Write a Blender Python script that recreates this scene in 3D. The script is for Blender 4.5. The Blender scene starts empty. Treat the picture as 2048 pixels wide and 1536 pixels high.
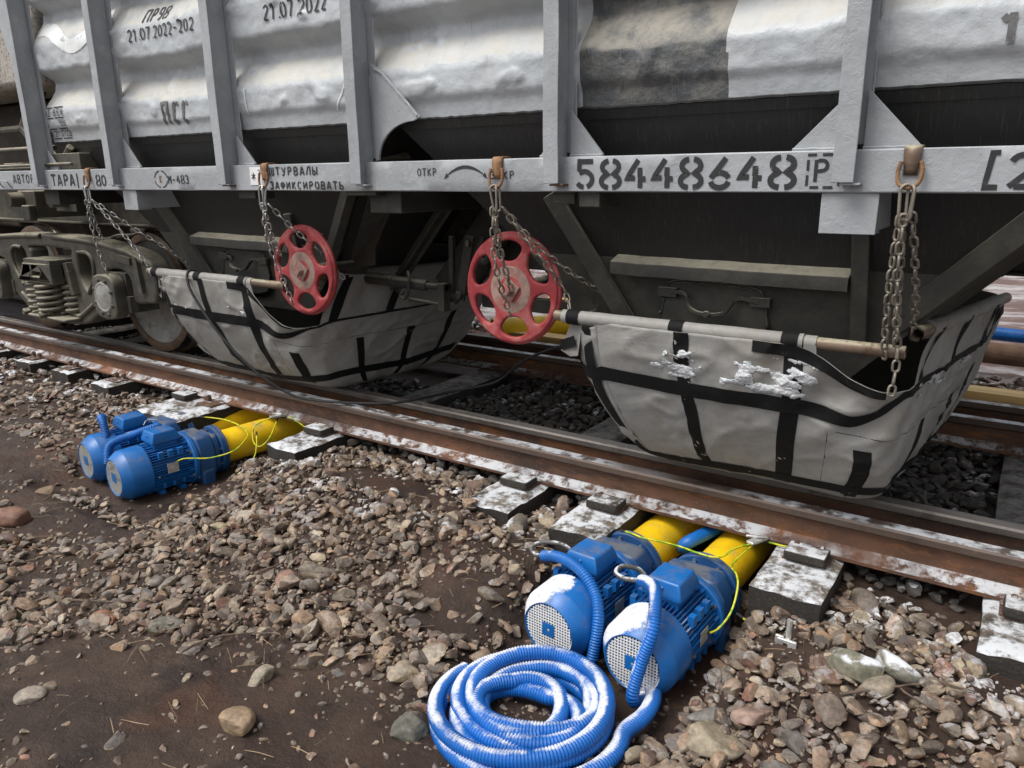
import bpy, bmesh, math, random
import numpy as np
from mathutils import Vector, Matrix
PI = math.pi
rad = math.radians
C = bpy.context.scene.collection
S = bpy.context.scene
rng = random.Random(7)
NR = np.random.RandomState(11)

# ------------------------------------------------------------------ camera, world, sun, exposure
def make_camera():
    y, p, r = rad(34.4), rad(15.6), rad(-0.65)
    f = Vector((-math.sin(y)*math.cos(p), math.cos(y)*math.cos(p), -math.sin(p)))
    rt = Vector((math.cos(y), math.sin(y), 0)); up = rt.cross(f)
    R = rt*math.cos(r) + up*math.sin(r); U = -rt*math.sin(r) + up*math.cos(r)
    cd = bpy.data.cameras.new('camera'); co = bpy.data.objects.new('camera', cd); C.objects.link(co)
    m = Matrix((R, U, -f)).transposed().to_4x4(); m.translation = Vector((0, 0, 1.35)); co.matrix_world = m
    cd.sensor_width = 36; cd.lens = 36*1500/2048; cd.clip_start = .05; cd.clip_end = 900
    S.camera = co
make_camera()
SUN_EL, SUN_ROT = 60, 214
w = bpy.data.worlds.new('World'); S.world = w; w.use_nodes = True
nt = w.node_tree; bg = nt.nodes['Background']
sky = nt.nodes.new('ShaderNodeTexSky'); sky.sky_type = 'NISHITA'; sky.sun_disc = False
sky.sun_elevation = rad(SUN_EL); sky.sun_rotation = rad(SUN_ROT); sky.air_density = 1.0; sky.dust_density = 4
hs = nt.nodes.new('ShaderNodeHueSaturation'); hs.inputs['Saturation'].default_value = .22
nt.links.new(sky.outputs[0], hs.inputs['Color']); nt.links.new(hs.outputs[0], bg.inputs[0])
bg.inputs[1].default_value = 0.128
sd = bpy.data.lights.new('sun', 'SUN'); sd.energy = 1.5; sd.angle = rad(32); sd.color = (1, .975, .94)
so = bpy.data.objects.new('sun', sd); C.objects.link(so)
az = rad(SUN_ROT)
sdir = Vector((math.sin(az)*math.cos(rad(SUN_EL)), math.cos(az)*math.cos(rad(SUN_EL)), math.sin(rad(SUN_EL))))
so.rotation_euler = sdir.to_track_quat('Z', 'Y').to_euler(); so.location = (0, -5, 12)
S.view_settings.view_transform = 'Standard'; S.view_settings.look = 'None'
S.view_settings.exposure = 0.52; S.view_settings.gamma = 1
S.render.resolution_x = 1024; S.render.resolution_y = 768

# ------------------------------------------------------------------ numpy noise
_T = np.random.RandomState(3).rand(256, 256)
def vn(x, y):
    x = np.asarray(x, float); y = np.asarray(y, float)
    xi = np.floor(x).astype(int); yi = np.floor(y).astype(int); fx = x-xi; fy = y-yi
    fx = fx*fx*(3-2*fx); fy = fy*fy*(3-2*fy)
    g = lambda a, b: _T[a & 255, b & 255]
    return (g(xi, yi)*(1-fx)+g(xi+1, yi)*fx)*(1-fy)+(g(xi, yi+1)*(1-fx)+g(xi+1, yi+1)*fx)*fy
def fbm(x, y, o=4):
    s = 0; a = .5; t = 0
    for i in range(o):
        s = s + a*vn(x*2**i+i*17.3, y*2**i+i*5.1); t += a; a *= .5
    return s/t
def sstep(a, b, x):
    t = np.clip((np.asarray(x, float)-a)/(b-a), 0, 1); return t*t*(3-2*t)

# ------------------------------------------------------------------ material helper
class Mat:
    def __init__(s, name, col, rough=.6, metal=0, spec=.5):
        s.m = bpy.data.materials.new(name); s.m.use_nodes = True; s.t = s.m.node_tree; s.n = s.t.nodes
        s.p = s.n['Principled BSDF']; s.p.inputs['Metallic'].default_value = metal
        s.p.inputs['Roughness'].default_value = rough; s.p.inputs['Specular IOR Level'].default_value = spec
        s.geo = s.n.new('ShaderNodeNewGeometry'); s.pos = s.geo.outputs['Position']
        rgb = s.n.new('ShaderNodeRGB'); rgb.outputs[0].default_value = (*col, 1); s.c = rgb.outputs[0]
        s.r = None; s.rough = rough; s.bumps = []
    def L(s, a, b): s.t.links.new(a, b)
    def noise(s, scale=5, detail=4, rough=.6, stretch=None, off=0, dist=0):
        v = s.pos
        if stretch or off:
            mp = s.n.new('ShaderNodeMapping'); mp.inputs['Scale'].default_value = stretch or (1, 1, 1)
            mp.inputs['Location'].default_value = (off, off*1.7, off*.6); s.L(v, mp.inputs[0]); v = mp.outputs[0]
        n = s.n.new('ShaderNodeTexNoise'); n.inputs['Scale'].default_value = scale; n.inputs['Detail'].default_value = detail
        n.inputs['Roughness'].default_value = rough; n.inputs['Distortion'].default_value = dist; s.L(v, n.inputs['Vector'])
        return n.outputs['Fac']
    def voro(s, scale, feature='F1', stretch=None):
        v = s.pos
        if stretch:
            mp = s.n.new('ShaderNodeMapping'); mp.inputs['Scale'].default_value = stretch; s.L(v, mp.inputs[0]); v = mp.outputs[0]
        n = s.n.new('ShaderNodeTexVoronoi'); n.feature = feature; n.inputs['Scale'].default_value = scale; s.L(v, n.inputs['Vector'])
        return n.outputs['Distance']
    def step(s, f, a, b, lo=0., hi=1.):
        n = s.n.new('ShaderNodeMapRange'); n.interpolation_type = 'SMOOTHSTEP'
        n.inputs[1].default_value = a; n.inputs[2].default_value = b; n.inputs[3].default_value = lo; n.inputs[4].default_value = hi
        s.L(f, n.inputs[0]); return n.outputs[0]
    def math(s, op, a, b=None):
        n = s.n.new('ShaderNodeMath'); n.operation = op
        for i, v in enumerate((a, b)):
            if v is None: continue
            if isinstance(v, (int, float)): n.inputs[i].default_value = v
            else: s.L(v, n.inputs[i])
        return n.outputs[0]
    def mul(s, a, b): return s.math('MULTIPLY', a, b)
    def up(s, a=.4, b=.8, d=(0, 0, 1)):
        n = s.n.new('ShaderNodeVectorMath'); n.operation = 'DOT_PRODUCT'; s.L(s.geo.outputs['Normal'], n.inputs[0])
        l = math.sqrt(sum(k*k for k in d)); n.inputs[1].default_value = [k/l for k in d]
        return s.step(n.outputs['Value'], a, b)
    def axis(s, i):
        n = s.n.new('ShaderNodeSeparateXYZ'); s.L(s.pos, n.inputs[0]); return n.outputs[i]
    def island(s): return s.geo.outputs['Random Per Island']
    def mix(s, col, f, rough=None):
        n = s.n.new('ShaderNodeMix'); n.data_type = 'RGBA'; s.L(s.c, n.inputs[6])
        if isinstance(col, tuple): n.inputs[7].default_value = (*col, 1)
        else: s.L(col, n.inputs[7])
        if isinstance(f, (int, float)): n.inputs[0].default_value = f
        else: s.L(f, n.inputs[0])
        s.c = n.outputs[2]
        if rough is not None:
            k = s.n.new('ShaderNodeMix'); k.data_type = 'FLOAT'
            if s.r is None: k.inputs[2].default_value = s.rough
            else: s.L(s.r, k.inputs[2])
            k.inputs[3].default_value = rough
            if isinstance(f, (int, float)): k.inputs[0].default_value = f
            else: s.L(f, k.inputs[0])
            s.r = k.outputs[0]
        return s
    def ramp(s, f, stops):
        n = s.n.new('ShaderNodeValToRGB'); e = n.color_ramp.elements; n.color_ramp.interpolation = 'LINEAR'
        while len(e) < len(stops): e.new(.5)
        for k, (p, c) in zip(e, stops): k.position = p; k.color = (*c, 1)
        s.L(f, n.inputs[0]); return n.outputs[0]
    def vary(s, scale, amt, **k):
        f = s.step(s.noise(scale, 5, **k), .3, .7, 1-amt, 1+amt)
        n = s.n.new('ShaderNodeVectorMath'); n.operation = 'SCALE'; s.L(s.c, n.inputs[0]); s.L(f, n.inputs['Scale']); s.c = n.outputs[0]
        return s
    def bump(s, f, st=.3, dist=.01):
        s.bumps.append((f, st, dist)); return s
    def frost(s, a=.45, b=.85, lo=.45, hi=.6, scale=30, d=(0, 0, 1), amt=1., col=(.66, .675, .70), zone=None):
        f = s.mul(s.up(a, b, d), s.step(s.noise(scale, 6, .7, off=3.3), lo, hi, 0, amt))
        if zone is not None: f = s.mul(f, zone)
        s.mix(col, f, .85)
        g = s.mul(f, s.noise(scale*6, 3)); s.bump(g, .5, .004)
        return s
    def snow(s, src, lo, hi, scale, wob, amt=1.):      # crisp edged settled snow: src is how far a face leans to the snowy side
        n = s.math('MULTIPLY', s.math('SUBTRACT', s.noise(scale, 7, .72, off=3.3), .5), wob)
        f = s.mul(s.step(s.math('ADD', src, n), lo, hi), amt); f = s.mul(f, s.step(s.noise(scale*9, 3, .6), .25, .5, .55, 1))
        s.mix((.70, .715, .74), f, .85); s.bump(s.mul(f, s.noise(scale*10, 4, .7)), .7, .006); return s
    def lean(s, d):
        n = s.n.new('ShaderNodeVectorMath'); n.operation = 'DOT_PRODUCT'; s.L(s.geo.outputs['Normal'], n.inputs[0])
        l = math.sqrt(sum(k*k for k in d)); n.inputs[1].default_value = [k/l for k in d]; return n.outputs['Value']
    def attr(s, name):
        n = s.n.new('ShaderNodeAttribute'); n.attribute_name = name; return n.outputs['Fac']
    def done(s):
        s.L(s.c, s.p.inputs['Base Color'])
        if s.r is not None: s.L(s.r, s.p.inputs['Roughness'])
        prev = None
        for f, st, di in s.bumps:
            b = s.n.new('ShaderNodeBump'); b.inputs['Strength'].default_value = st; b.inputs['Distance'].default_value = di
            s.L(f, b.inputs['Height'])
            if prev: s.L(prev, b.inputs['Normal'])
            prev = b.outputs[0]
        if prev: s.L(prev, s.p.inputs['Normal'])
        return s.m

# ------------------------------------------------------------------ materials
def mats():
    D = {}
    # corrugated wall: grey enamel, cream dust on the ledges that face up, drips, flakes
    m = Mat('wall_paint', (.44, .465, .485), .42)
    m.vary(3, .10); m.vary(26, .05, rough=.7)
    m.mix((.54, .545, .54), m.step(m.noise(1.6, 4, .6, off=9), .45, .7, 0, .5))
    m.mix((.52, .485, .41), m.mul(m.up(.34, .62), m.step(m.noise(6, 5, .7), .3, .62, .1, .65)), .8)
    m.mix((.22, .21, .20), m.step(m.noise(7, 5, .8, stretch=(4, 1, .35)), .56, .78, 0, .5))
    m.mix((.12, .11, .1), m.step(m.noise(60, 3, .7), .70, .76, 0, .7))
    m.mix((.27, .255, .23), m.step(m.noise(11, 5, .75, stretch=(3.5, 1, .22), off=2), .6, .82, 0, .5)); m.bump(m.noise(60, 5, .65), .22, .005); m.bump(m.noise(22, 3, .5), .4, .012); m.bump(m.step(m.voro(70), 0, .25), .3, .002)
    D['wall'] = m.done()
    m = Mat('dark_wall_paint', (.075, .08, .085), .5)
    m.mix((.17, .165, .15), m.step(m.noise(9, 6, .75, off=2), .42, .66, 0, .9))
    m.mix((.30, .28, .24), m.mul(m.up(.06, .42), m.step(m.noise(8, 5, .7), .3, .6)), .8)
    m.mix((.2, .2, .19), m.step(m.noise(30, 4, .7, stretch=(5, 1, .25)), .56, .72, 0, .6))
    m.bump(m.noise(30, 5, .7), .5, .012); m.bump(m.noise(7, 3), .5, .03)
    D['darkwall'] = m.done()
    # posts and sill
    m = Mat('grey_enamel', (.335, .35, .365), .45)
    m.vary(4, .12); m.mix((.43, .44, .44), m.step(m.noise(11, 5, .7), .52, .7, 0, .6))
    m.mix((.18, .16, .14), m.step(m.noise(9, 6, .85, off=5), .63, .76, 0, .7))
    m.mix((.10, .055, .035), m.step(m.noise(38, 4, .7, off=1), .70, .745))
    m.mix((.2, .19, .18), m.step(m.noise(14, 4, .8, stretch=(6, 1, .3)), .6, .8, 0, .45))
    m.mix((.20, .12, .075), m.step(m.noise(8, 5, .8, stretch=(5, 1, .25), off=9), .66, .8, 0, .6)); m.bump(m.noise(38, 5, .65), .3, .006); m.bump(m.step(m.noise(12, 5, .7, off=4), .5, .56), .25, .002); m.bump(m.noise(150, 2), .25, .002); m.bump(m.noise(6, 3), .3, .012)
    D['grey'] = m.done()
    m = Mat('hopper_black', (.024, .024, .0235), .5, spec=.35)
    m.mix((.028, .028, .027), m.step(m.noise(3.5, 5, .7), .42, .7, 0, .8))
    m.mix((.22, .22, .21), m.step(m.noise(22, 5, .65, stretch=(9, 1.2, .035)), .52, .86, 0, .3), .7)
    m.mix((.10, .092, .075), m.step(m.noise(18, 6, .75, stretch=(2, 1, .5), off=4), .60, .76, 0, .5), .8)
    m.bump(m.noise(20, 5, .6), .3, .008)
    D['hopper'] = m.done()
    m = Mat('dusty_steel', (.042, .041, .036), .62, spec=.35)
    m.mix((.075, .07, .055), m.step(m.noise(6, 6, .72), .42, .68, 0, .9))
    m.mix((.34, .315, .245), m.mul(m.up(.25, .75), m.step(m.noise(20, 4), .2, .6, .5, 1)), .9)
    m.mix((.12, .108, .08), m.step(m.noise(26, 6, .8, off=7), .59, .72, 0, .6), .9)
    m.bump(m.noise(60, 5, .7), .35, .006)
    D['dusty'] = m.done()
    m = Mat('bare_brown_steel', (.034, .025, .018), .7)
    m.mix((.07, .048, .03), m.step(m.noise(9, 6, .75), .45, .65)); m.mix((.03, .027, .025), m.step(m.noise(4, 4), .5, .7, 0, .8))
    m.bump(m.noise(70, 5, .7), .3, .005); D['brown'] = m.done()
    # cast bogie
    m = Mat('cast_bogie', (.075, .068, .054), .6)
    m.vary(9, .3); m.mix((.12, .105, .075), m.step(m.noise(5, 6, .75), .47, .68, 0, .8))
    m.mix((.37, .335, .25), m.mul(m.up(.1, .7), m.step(m.noise(12, 4), .25, .6, .4, 1)), .9)
    m.mix((.03, .03, .03), m.step(m.noise(4, 4, .6, off=8), .55, .72, 0, .75))
    m.mix((.15, .07, .04), m.step(m.noise(30, 5, .8, off=2), .6, .72, 0, .55))
    m.bump(m.noise(55, 5, .7), .45, .007); m.bump(m.noise(200, 2), .3, .002)
    D['cast'] = m.done()
    m = Mat('wheel_disc', (.28, .275, .255), .55); m.vary(6, .2); m.mix((.10, .085, .06), m.step(m.noise(14, 6, .75), .5, .7, 0, .7))
    m.bump(m.noise(90, 4), .25, .003); D['disc'] = m.done()
    m = Mat('wheel_rim', (.10, .062, .038), .6); m.vary(12, .35); m.mix((.2, .13, .07), m.step(m.noise(20, 6, .7), .5, .7, 0, .7))
    m.bump(m.noise(90, 4), .3, .003); D['rim'] = m.done()
    m = Mat('wheel_tread', (.42, .38, .36), .22, .9); m.mix((.12, .09, .07), m.step(m.noise(25, 4, .6, stretch=(1, 6, 1)), .5, .7, 0, .6)); D['tread'] = m.done()
    # rails
    m = Mat('rusty_rail_web', (.105, .05, .028), .75)
    m.vary(7, .3); m.mix((.27, .10, .026), m.step(m.noise(3.2, 6, .8, stretch=(.5, 1, 2.2)), .5, .66, 0, .85))
    m.mix((.045, .026, .02), m.step(m.noise(2.6, 6, .75, stretch=(.6, 1, 2), off=6), .52, .62, 0, .85))
    m.mix((.22, .13, .075), m.step(m.noise(60, 4, .7), .58, .7, 0, .5)); m.bump(m.noise(90, 5, .7), .45, .005)
    m.frost(.60, .85, .40, .56, 17, amt=.85, zone=m.step(m.noise(3.1, 4, off=3), .38, .56, .1, 1)); D['web'] = m.done()
    m = Mat('rail_head', (.115, .082, .066), .5, .25); m.vary(5, .25, stretch=(.3, 1, 1)); m.mix((.05, .038, .032), m.step(m.noise(5, 5, .8), .52, .66, 0, .7))
    m.mix((.23, .15, .10), m.step(m.noise(40, 4, .7), .58, .72, 0, .5))
    m.bump(m.noise(60, 4), .3, .003); m.frost(.7, .93, .40, .54, 9, zone=m.step(m.noise(1.3, 2, off=12), .28, .46)); D['head'] = m.done()
    m = Mat('bare_rail_head', (.19, .165, .145), .42, .35); m.vary(4, .3, stretch=(.25, 1, 1)); m.mix((.09, .065, .05), m.step(m.noise(5, 5, .8), .5, .66, 0, .6))
    m.bump(m.noise(60, 4), .25, .003); m.frost(.8, .96, .52, .66, 12, zone=m.step(m.noise(1.1, 2, off=2), .45, .6)); D['barehead'] = m.done()
    m = Mat('rusty_iron', (.09, .05, .032), .75); m.vary(15, .35); m.mix((.2, .1, .045), m.step(m.noise(25, 5, .75), .5, .68, 0, .8))
    m.bump(m.noise(80, 5, .7), .4, .004); m.frost(.6, .9, .5, .66, 25, amt=.8); D['iron'] = m.done()
    m = Mat('rust_bright', (.24, .125, .06), .75); m.vary(30, .3); m.mix((.36, .24, .14), m.step(m.noise(18, 5, .7), .5, .7, 0, .8)); m.bump(m.noise(120, 4), .4, .003); D['rust'] = m.done()
    # sleepers
    m = Mat('tarred_sleeper', (.028, .024, .02), .8)
    m.mix((.075, .06, .045), m.step(m.noise(24, 6, .75, stretch=(3, .3, 3)), .5, .68, 0, .9))
    m.bump(m.noise(30, 6, .75, stretch=(3, .4, 3)), .6, .012); m.bump(m.noise(120, 4), .4, .004)
    m.mix((.16, .13, .10), m.mul(m.up(.7, .95), m.step(m.noise(9, 5, .7, off=1), .35, .6)))
    m.frost(.75, .95, .40, .58, 13, zone=m.step(m.axis(1), 3.3, 2.95, .22, 1)); D['sleeper'] = m.done()
    # red wheel
    m = Mat('red_paint', (.34, .034, .040), .6); m.vary(9, .22); m.mix((.40, .17, .15), m.step(m.noise(9, 6, .75), .44, .72, 0, .8), .85)
    m.mix((.05, .018, .015), m.step(m.noise(34, 5, .8, off=3), .61, .66)); m.bump(m.noise(70, 4), .25, .003); m.bump(m.noise(14, 3), .2, .006); D['red'] = m.done()
    m = Mat('dusty_red_hub', (.30, .20, .165), .75); m.vary(16, .3); m.mix((.40, .045, .04), m.step(m.noise(9, 5, .7), .54, .68, 0, .7)); m.bump(m.noise(80, 4), .3, .003); D['hub'] = m.done()
    # canvas
    m = Mat('grey_canvas', (.30, .293, .275), .62); m.vary(2.5, .10); m.vary(30, .05)
    m.mix((.24, .20, .15), m.step(m.noise(4.5, 7, .8, stretch=(1, 1, .8)), .47, .68, 0, .6))
    m.mix((.12, .075, .045), m.step(m.noise(17, 7, .85, stretch=(1.4, 1, .8), off=5, dist=1.2), .57, .70, 0, .65))
    m.mix((.18, .16, .14), m.step(m.noise(2, 4, off=14), .55, .75, 0, .4))
    m.bump(m.noise(3, 4, .5, stretch=(1, 1, 1.6), dist=.8), .45, .03); m.bump(m.noise(11, 3, .5, dist=1.8), .12, .012); m.bump(m.noise(420, 2), .12, .001)
    D['canvas'] = m.done()
    m = Mat('black_webbing', (.006, .006, .006), .75, spec=.25); m.mix((.05, .043, .036), m.step(m.noise(20, 6, .8), .56, .74, 0, .7)); m.bump(m.noise(160, 3, stretch=(1, 1, 3)), .3, .002); D['strap'] = m.done()
    m = Mat('ice', (.60, .61, .62), .45); m.vary(20, .1); m.mix((.45, .43, .4), m.step(m.noise(24, 5, .7), .55, .72, 0, .5)); m.bump(m.noise(60, 5, .7), .8, .012); m.p.inputs['Subsurface Weight'].default_value = .15; D['ice'] = m.done()
    m = Mat('pipe_steel', (.17, .12, .085), .5, .3); m.vary(9, .3, stretch=(.5, 3, 3)); m.mix((.42, .38, .27), m.mul(m.up(.35, .8), m.step(m.noise(14, 5, .7), .3, .55)), .7)
    m.mix((.09, .045, .025), m.step(m.noise(11, 6, .8), .52, .66, 0, .8)); m.bump(m.noise(90, 4), .3, .003); D['pipe'] = m.done()
    m = Mat('zinc_chain', (.42, .415, .40), .38, .75); m.vary(20, .3); m.mix((.30, .27, .22), m.step(m.noise(14, 5, .7), .5, .7, 0, .8), .7); m.bump(m.noise(180, 3), .3, .001); D['zinc'] = m.done()
    m = Mat('dull_chain', (.24, .215, .175), .5, .5); m.vary(20, .35); m.mix((.32, .28, .22), m.mul(m.up(.2, .8), .7), .8); m.bump(m.noise(180, 3), .3, .001); D['dullchain'] = m.done()
    # motors
    for k, (z, amt) in {'blue': ((-.5, 0), .95), 'bluebare': ((0, 0), .28)}.items():
        m = Mat('blue_enamel' if k == 'blue' else 'blue_enamel_clear', (.008, .125, .40), .36)
        m.vary(5, .14); m.mix((.035, .075, .17), m.step(m.noise(8, 6, .75), .58, .74, 0, .55), .6)
        m.mix((.16, .14, .11), m.mul(m.up(.2, .9), m.step(m.noise(10, 6, .75, off=3), .46, .68, 0, .55)), .75)
        m.mix((.10, .08, .06), m.step(m.noise(16, 6, .82, off=6), .56, .74, 0, .65), .8); m.mix((.25, .26, .27), m.step(m.noise(70, 3, .7), .70, .74, 0, .7))
        m.bump(m.noise(130, 4), .12, .002)
        (m.snow(m.lean((-.72, -.12, .78)), .62, .72, 6, .9) if k == 'blue' else m.snow(m.lean((-.72, -.12, .78)), 1.02, 1.12, 8, 1.0, .6)); D[k] = m.done()
    m = Mat('dark_blue_gearbox', (.014, .07, .20), .42); m.vary(5, .2); m.mix((.14, .14, .14), m.mul(m.up(.5, .9), m.step(m.noise(6, 6, .75), .38, .6, 0, .85)), .7)
    m.mix((.10, .08, .06), m.step(m.noise(20, 6, .8), .6, .74, 0, .5), .8); m.bump(m.noise(80, 4), .2, .003); D['gear'] = m.done()
    m = Mat('grille_metal', (.70, .71, .72), .5, .0); m.mix((.16, .2, .28), m.step(m.noise(14, 4, .6), .56, .70, 0, .55)); D['grille'] = m.done()
    m = Mat('dusty_grille_metal', (.33, .33, .31), .6); m.mix((.12, .13, .14), m.step(m.noise(20, 4, .6), .5, .66, 0, .7)); D['grilledirty'] = m.done()
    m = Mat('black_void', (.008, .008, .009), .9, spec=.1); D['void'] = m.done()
    m = Mat('bolt_zinc', (.5, .5, .48), .3, .9); m.vary(40, .2); D['bolt'] = m.done()
    m = Mat('yellow_paint', (.95, .60, .010), .42); m.vary(5, .14); m.mix((.09, .06, .035), m.step(m.noise(12, 7, .82, off=3), .62, .72, 0, .75), .8)
    m.mix((.45, .3, .05), m.step(m.noise(5, 5, .7), .5, .7, 0, .5)); m.mix((.35, .3, .2), m.mul(m.up(.4, .95), m.step(m.noise(9, 5, .7), .48, .7, 0, .45)), .8)
    m.bump(m.noise(60, 4), .15, .003); D['yellow'] = m.done()
    m = Mat('blue_hose', (.005, .115, .43), .45); m.vary(8, .15); m.mix((.14, .12, .09), m.step(m.noise(16, 6, .8), .62, .76, 0, .35), .7)
    m.snow(m.attr('lean'), .64, .92, 9, 1.3, .85); D['hose'] = m.done()
    m = Mat('blue_hose_clear', (.006, .115, .40), .45); m.vary(8, .2); m.mix((.2, .2, .2), m.step(m.noise(16, 6, .8), .58, .7, 0, .4), .7)
    m.snow(m.attr('lean'), .95, 1.1, 12, 1.5, .8); D['hoseclear'] = m.done()
    m = Mat('grey_cable', (.10, .095, .088), .55); m.vary(20, .3); m.frost(.5, .8, .45, .6, 25); D['cable'] = m.done()
    m = Mat('black_rubber', (.02, .02, .021), .6); m.vary(20, .3); D['rubber'] = m.done()
    m = Mat('yellow_green_wire', (.62, .60, .02), .4); m.mix((.16, .38, .02), m.step(m.noise(26, 2, .5), .50, .56, 0, .85)); D['wire'] = m.done()
    # ground
    m = Mat('wet_mud', (.044, .024, .016), .55)
    m.mix((.085, .053, .036), m.step(m.noise(2.2, 6, .7), .42, .65, 0, .9)); m.mix((.020, .012, .0085), m.step(m.noise(2.6, 6, .75, off=4), .48, .68, 0, .9), .36)
    m.mix((.12, .07, .044), m.step(m.noise(60, 5, .8), .57, .68, 0, .8)); m.mix((.11, .045, .022), m.step(m.noise(1.7, 5, .75, off=8), .54, .72, 0, .6)); m.mix((.17, .12, .085), m.mul(m.step(m.voro(130), .13, .07, 0, .5), m.step(m.noise(5, 3), .45, .6)))
    m.mix((.16, .10, .085), m.step(m.axis(1), 5.8, 6.6, 0, .85), .85)
    m.mix((.5, .48, .48), m.mul(m.step(m.axis(1), 6.2, 7.4), m.step(m.noise(.9, 6, .75, stretch=(.5, 1.6, 1)), .47, .6, 0, .8)))
    m.bump(m.noise(18, 8, .75), .9, .03); m.bump(m.noise(120, 5, .8), .6, .007)
    D['mud'] = m.done()
    def stone(nm, frz):
        m = Mat(nm, (.15, .12, .10), .68)
        g = m.island()
        m.c = m.ramp(g, [(0, (0.070, 0.059, 0.052)), (.1, (0.170, 0.120, 0.085)), (.22, (0.120, 0.105, 0.089)), (.34, (0.260, 0.182, 0.119)), (.45, (0.095, 0.059, 0.047)), (.55, (0.209, 0.178, 0.143)), (.66, (0.310, 0.197, 0.119)), (.76, (0.130, 0.112, 0.099)), (.86, (0.359, 0.286, 0.198)), (.94, (0.075, 0.058, 0.048)), (1, (0.250, 0.123, 0.084))])
        m.vary(22, .28); m.vary(90, .22); m.mix((.05, .034, .025), m.step(m.noise(14, 6, .75, off=5), .5, .7, 0, .7))
        m.mix((.33, .29, .25), m.step(m.noise(70, 4, .75, off=1), .62, .74, 0, .5))
        m.bump(m.noise(60, 5, .7), .5, .006); m.bump(m.noise(220, 3), .3, .0015)
        if frz: m.frost(.35, .8, .50, .62, 6, zone=m.step(m.axis(1), 2.05, 2.75, .12, .9))
        return m.done()
    D['stone'] = stone('gravel_stone', True)
    m = Mat('dark_ballast', (.05, .046, .04), .75); m.c = m.ramp(m.island(), [(0, (.035, .033, .03)), (.4, (.075, .066, .056)), (.7, (.05, .045, .04)), (1, (.11, .085, .065))])
    m.vary(40, .3); m.bump(m.noise(70, 5, .7), .5, .005); m.frost(.4, .8, .54, .64, 5, amt=.85); D['ballast'] = m.done()
    m = Mat('sawn_timber', (.78, .52, .20), .6); m.vary(3, .15, stretch=(.3, 6, 6)); m.mix((.34, .19, .07), m.step(m.noise(14, 5, .7, stretch=(.2, 4, 4)), .5, .7, 0, .7)); m.bump(m.noise(30, 4, stretch=(.2, 4, 4)), .25, .003); D['timber'] = m.done()
    m = Mat('dry_straw', (.26, .19, .11), .8); m.vary(9, .5); D['straw'] = m.done()
    m = Mat('dry_twig', (.10, .07, .05), .8); m.vary(20, .4); D['twig'] = m.done()
    m = Mat('bark_log', (.2, .12, .075), .8); m.vary(6, .3); m.bump(m.noise(20, 5, stretch=(.3, 3, 3)), .5, .01); D['log'] = m.done()
    m = Mat('stencil_paint', (.022, .022, .024), .55); m.mix((.2, .2, .2), m.step(m.noise(26, 6, .8), .57, .7, 0, .6)); D['ink'] = m.done()
    m = Mat('faded_stencil_paint', (.12, .12, .12), .6); m.mix((.34, .34, .33), m.step(m.noise(30, 6, .8), .5, .68, 0, .7)); D['faded'] = m.done()
    m = Mat('white_paint', (.74, .75, .75), .45); m.vary(6, .1); m.mix((.45, .45, .44), m.step(m.noise(15, 6, .75), .55, .7, 0, .5)); D['white'] = m.done()
    m = Mat('speckled_frosty_steel', (.36, .33, .29), .7); m.mix((.10, .09, .075), m.step(m.noise(50, 4, .7), .5, .6, 0, .7)); m.vary(4, .2); D['speck'] = m.done()
    m = Mat('galvanised_clamp', (.62, .62, .60), .4, .6); m.vary(40, .2); D['galv'] = m.done()
    m = Mat('far_snow', (.5, .46, .45), .9); D['farsnow'] = m.done()
    return D
MT = mats()

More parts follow.
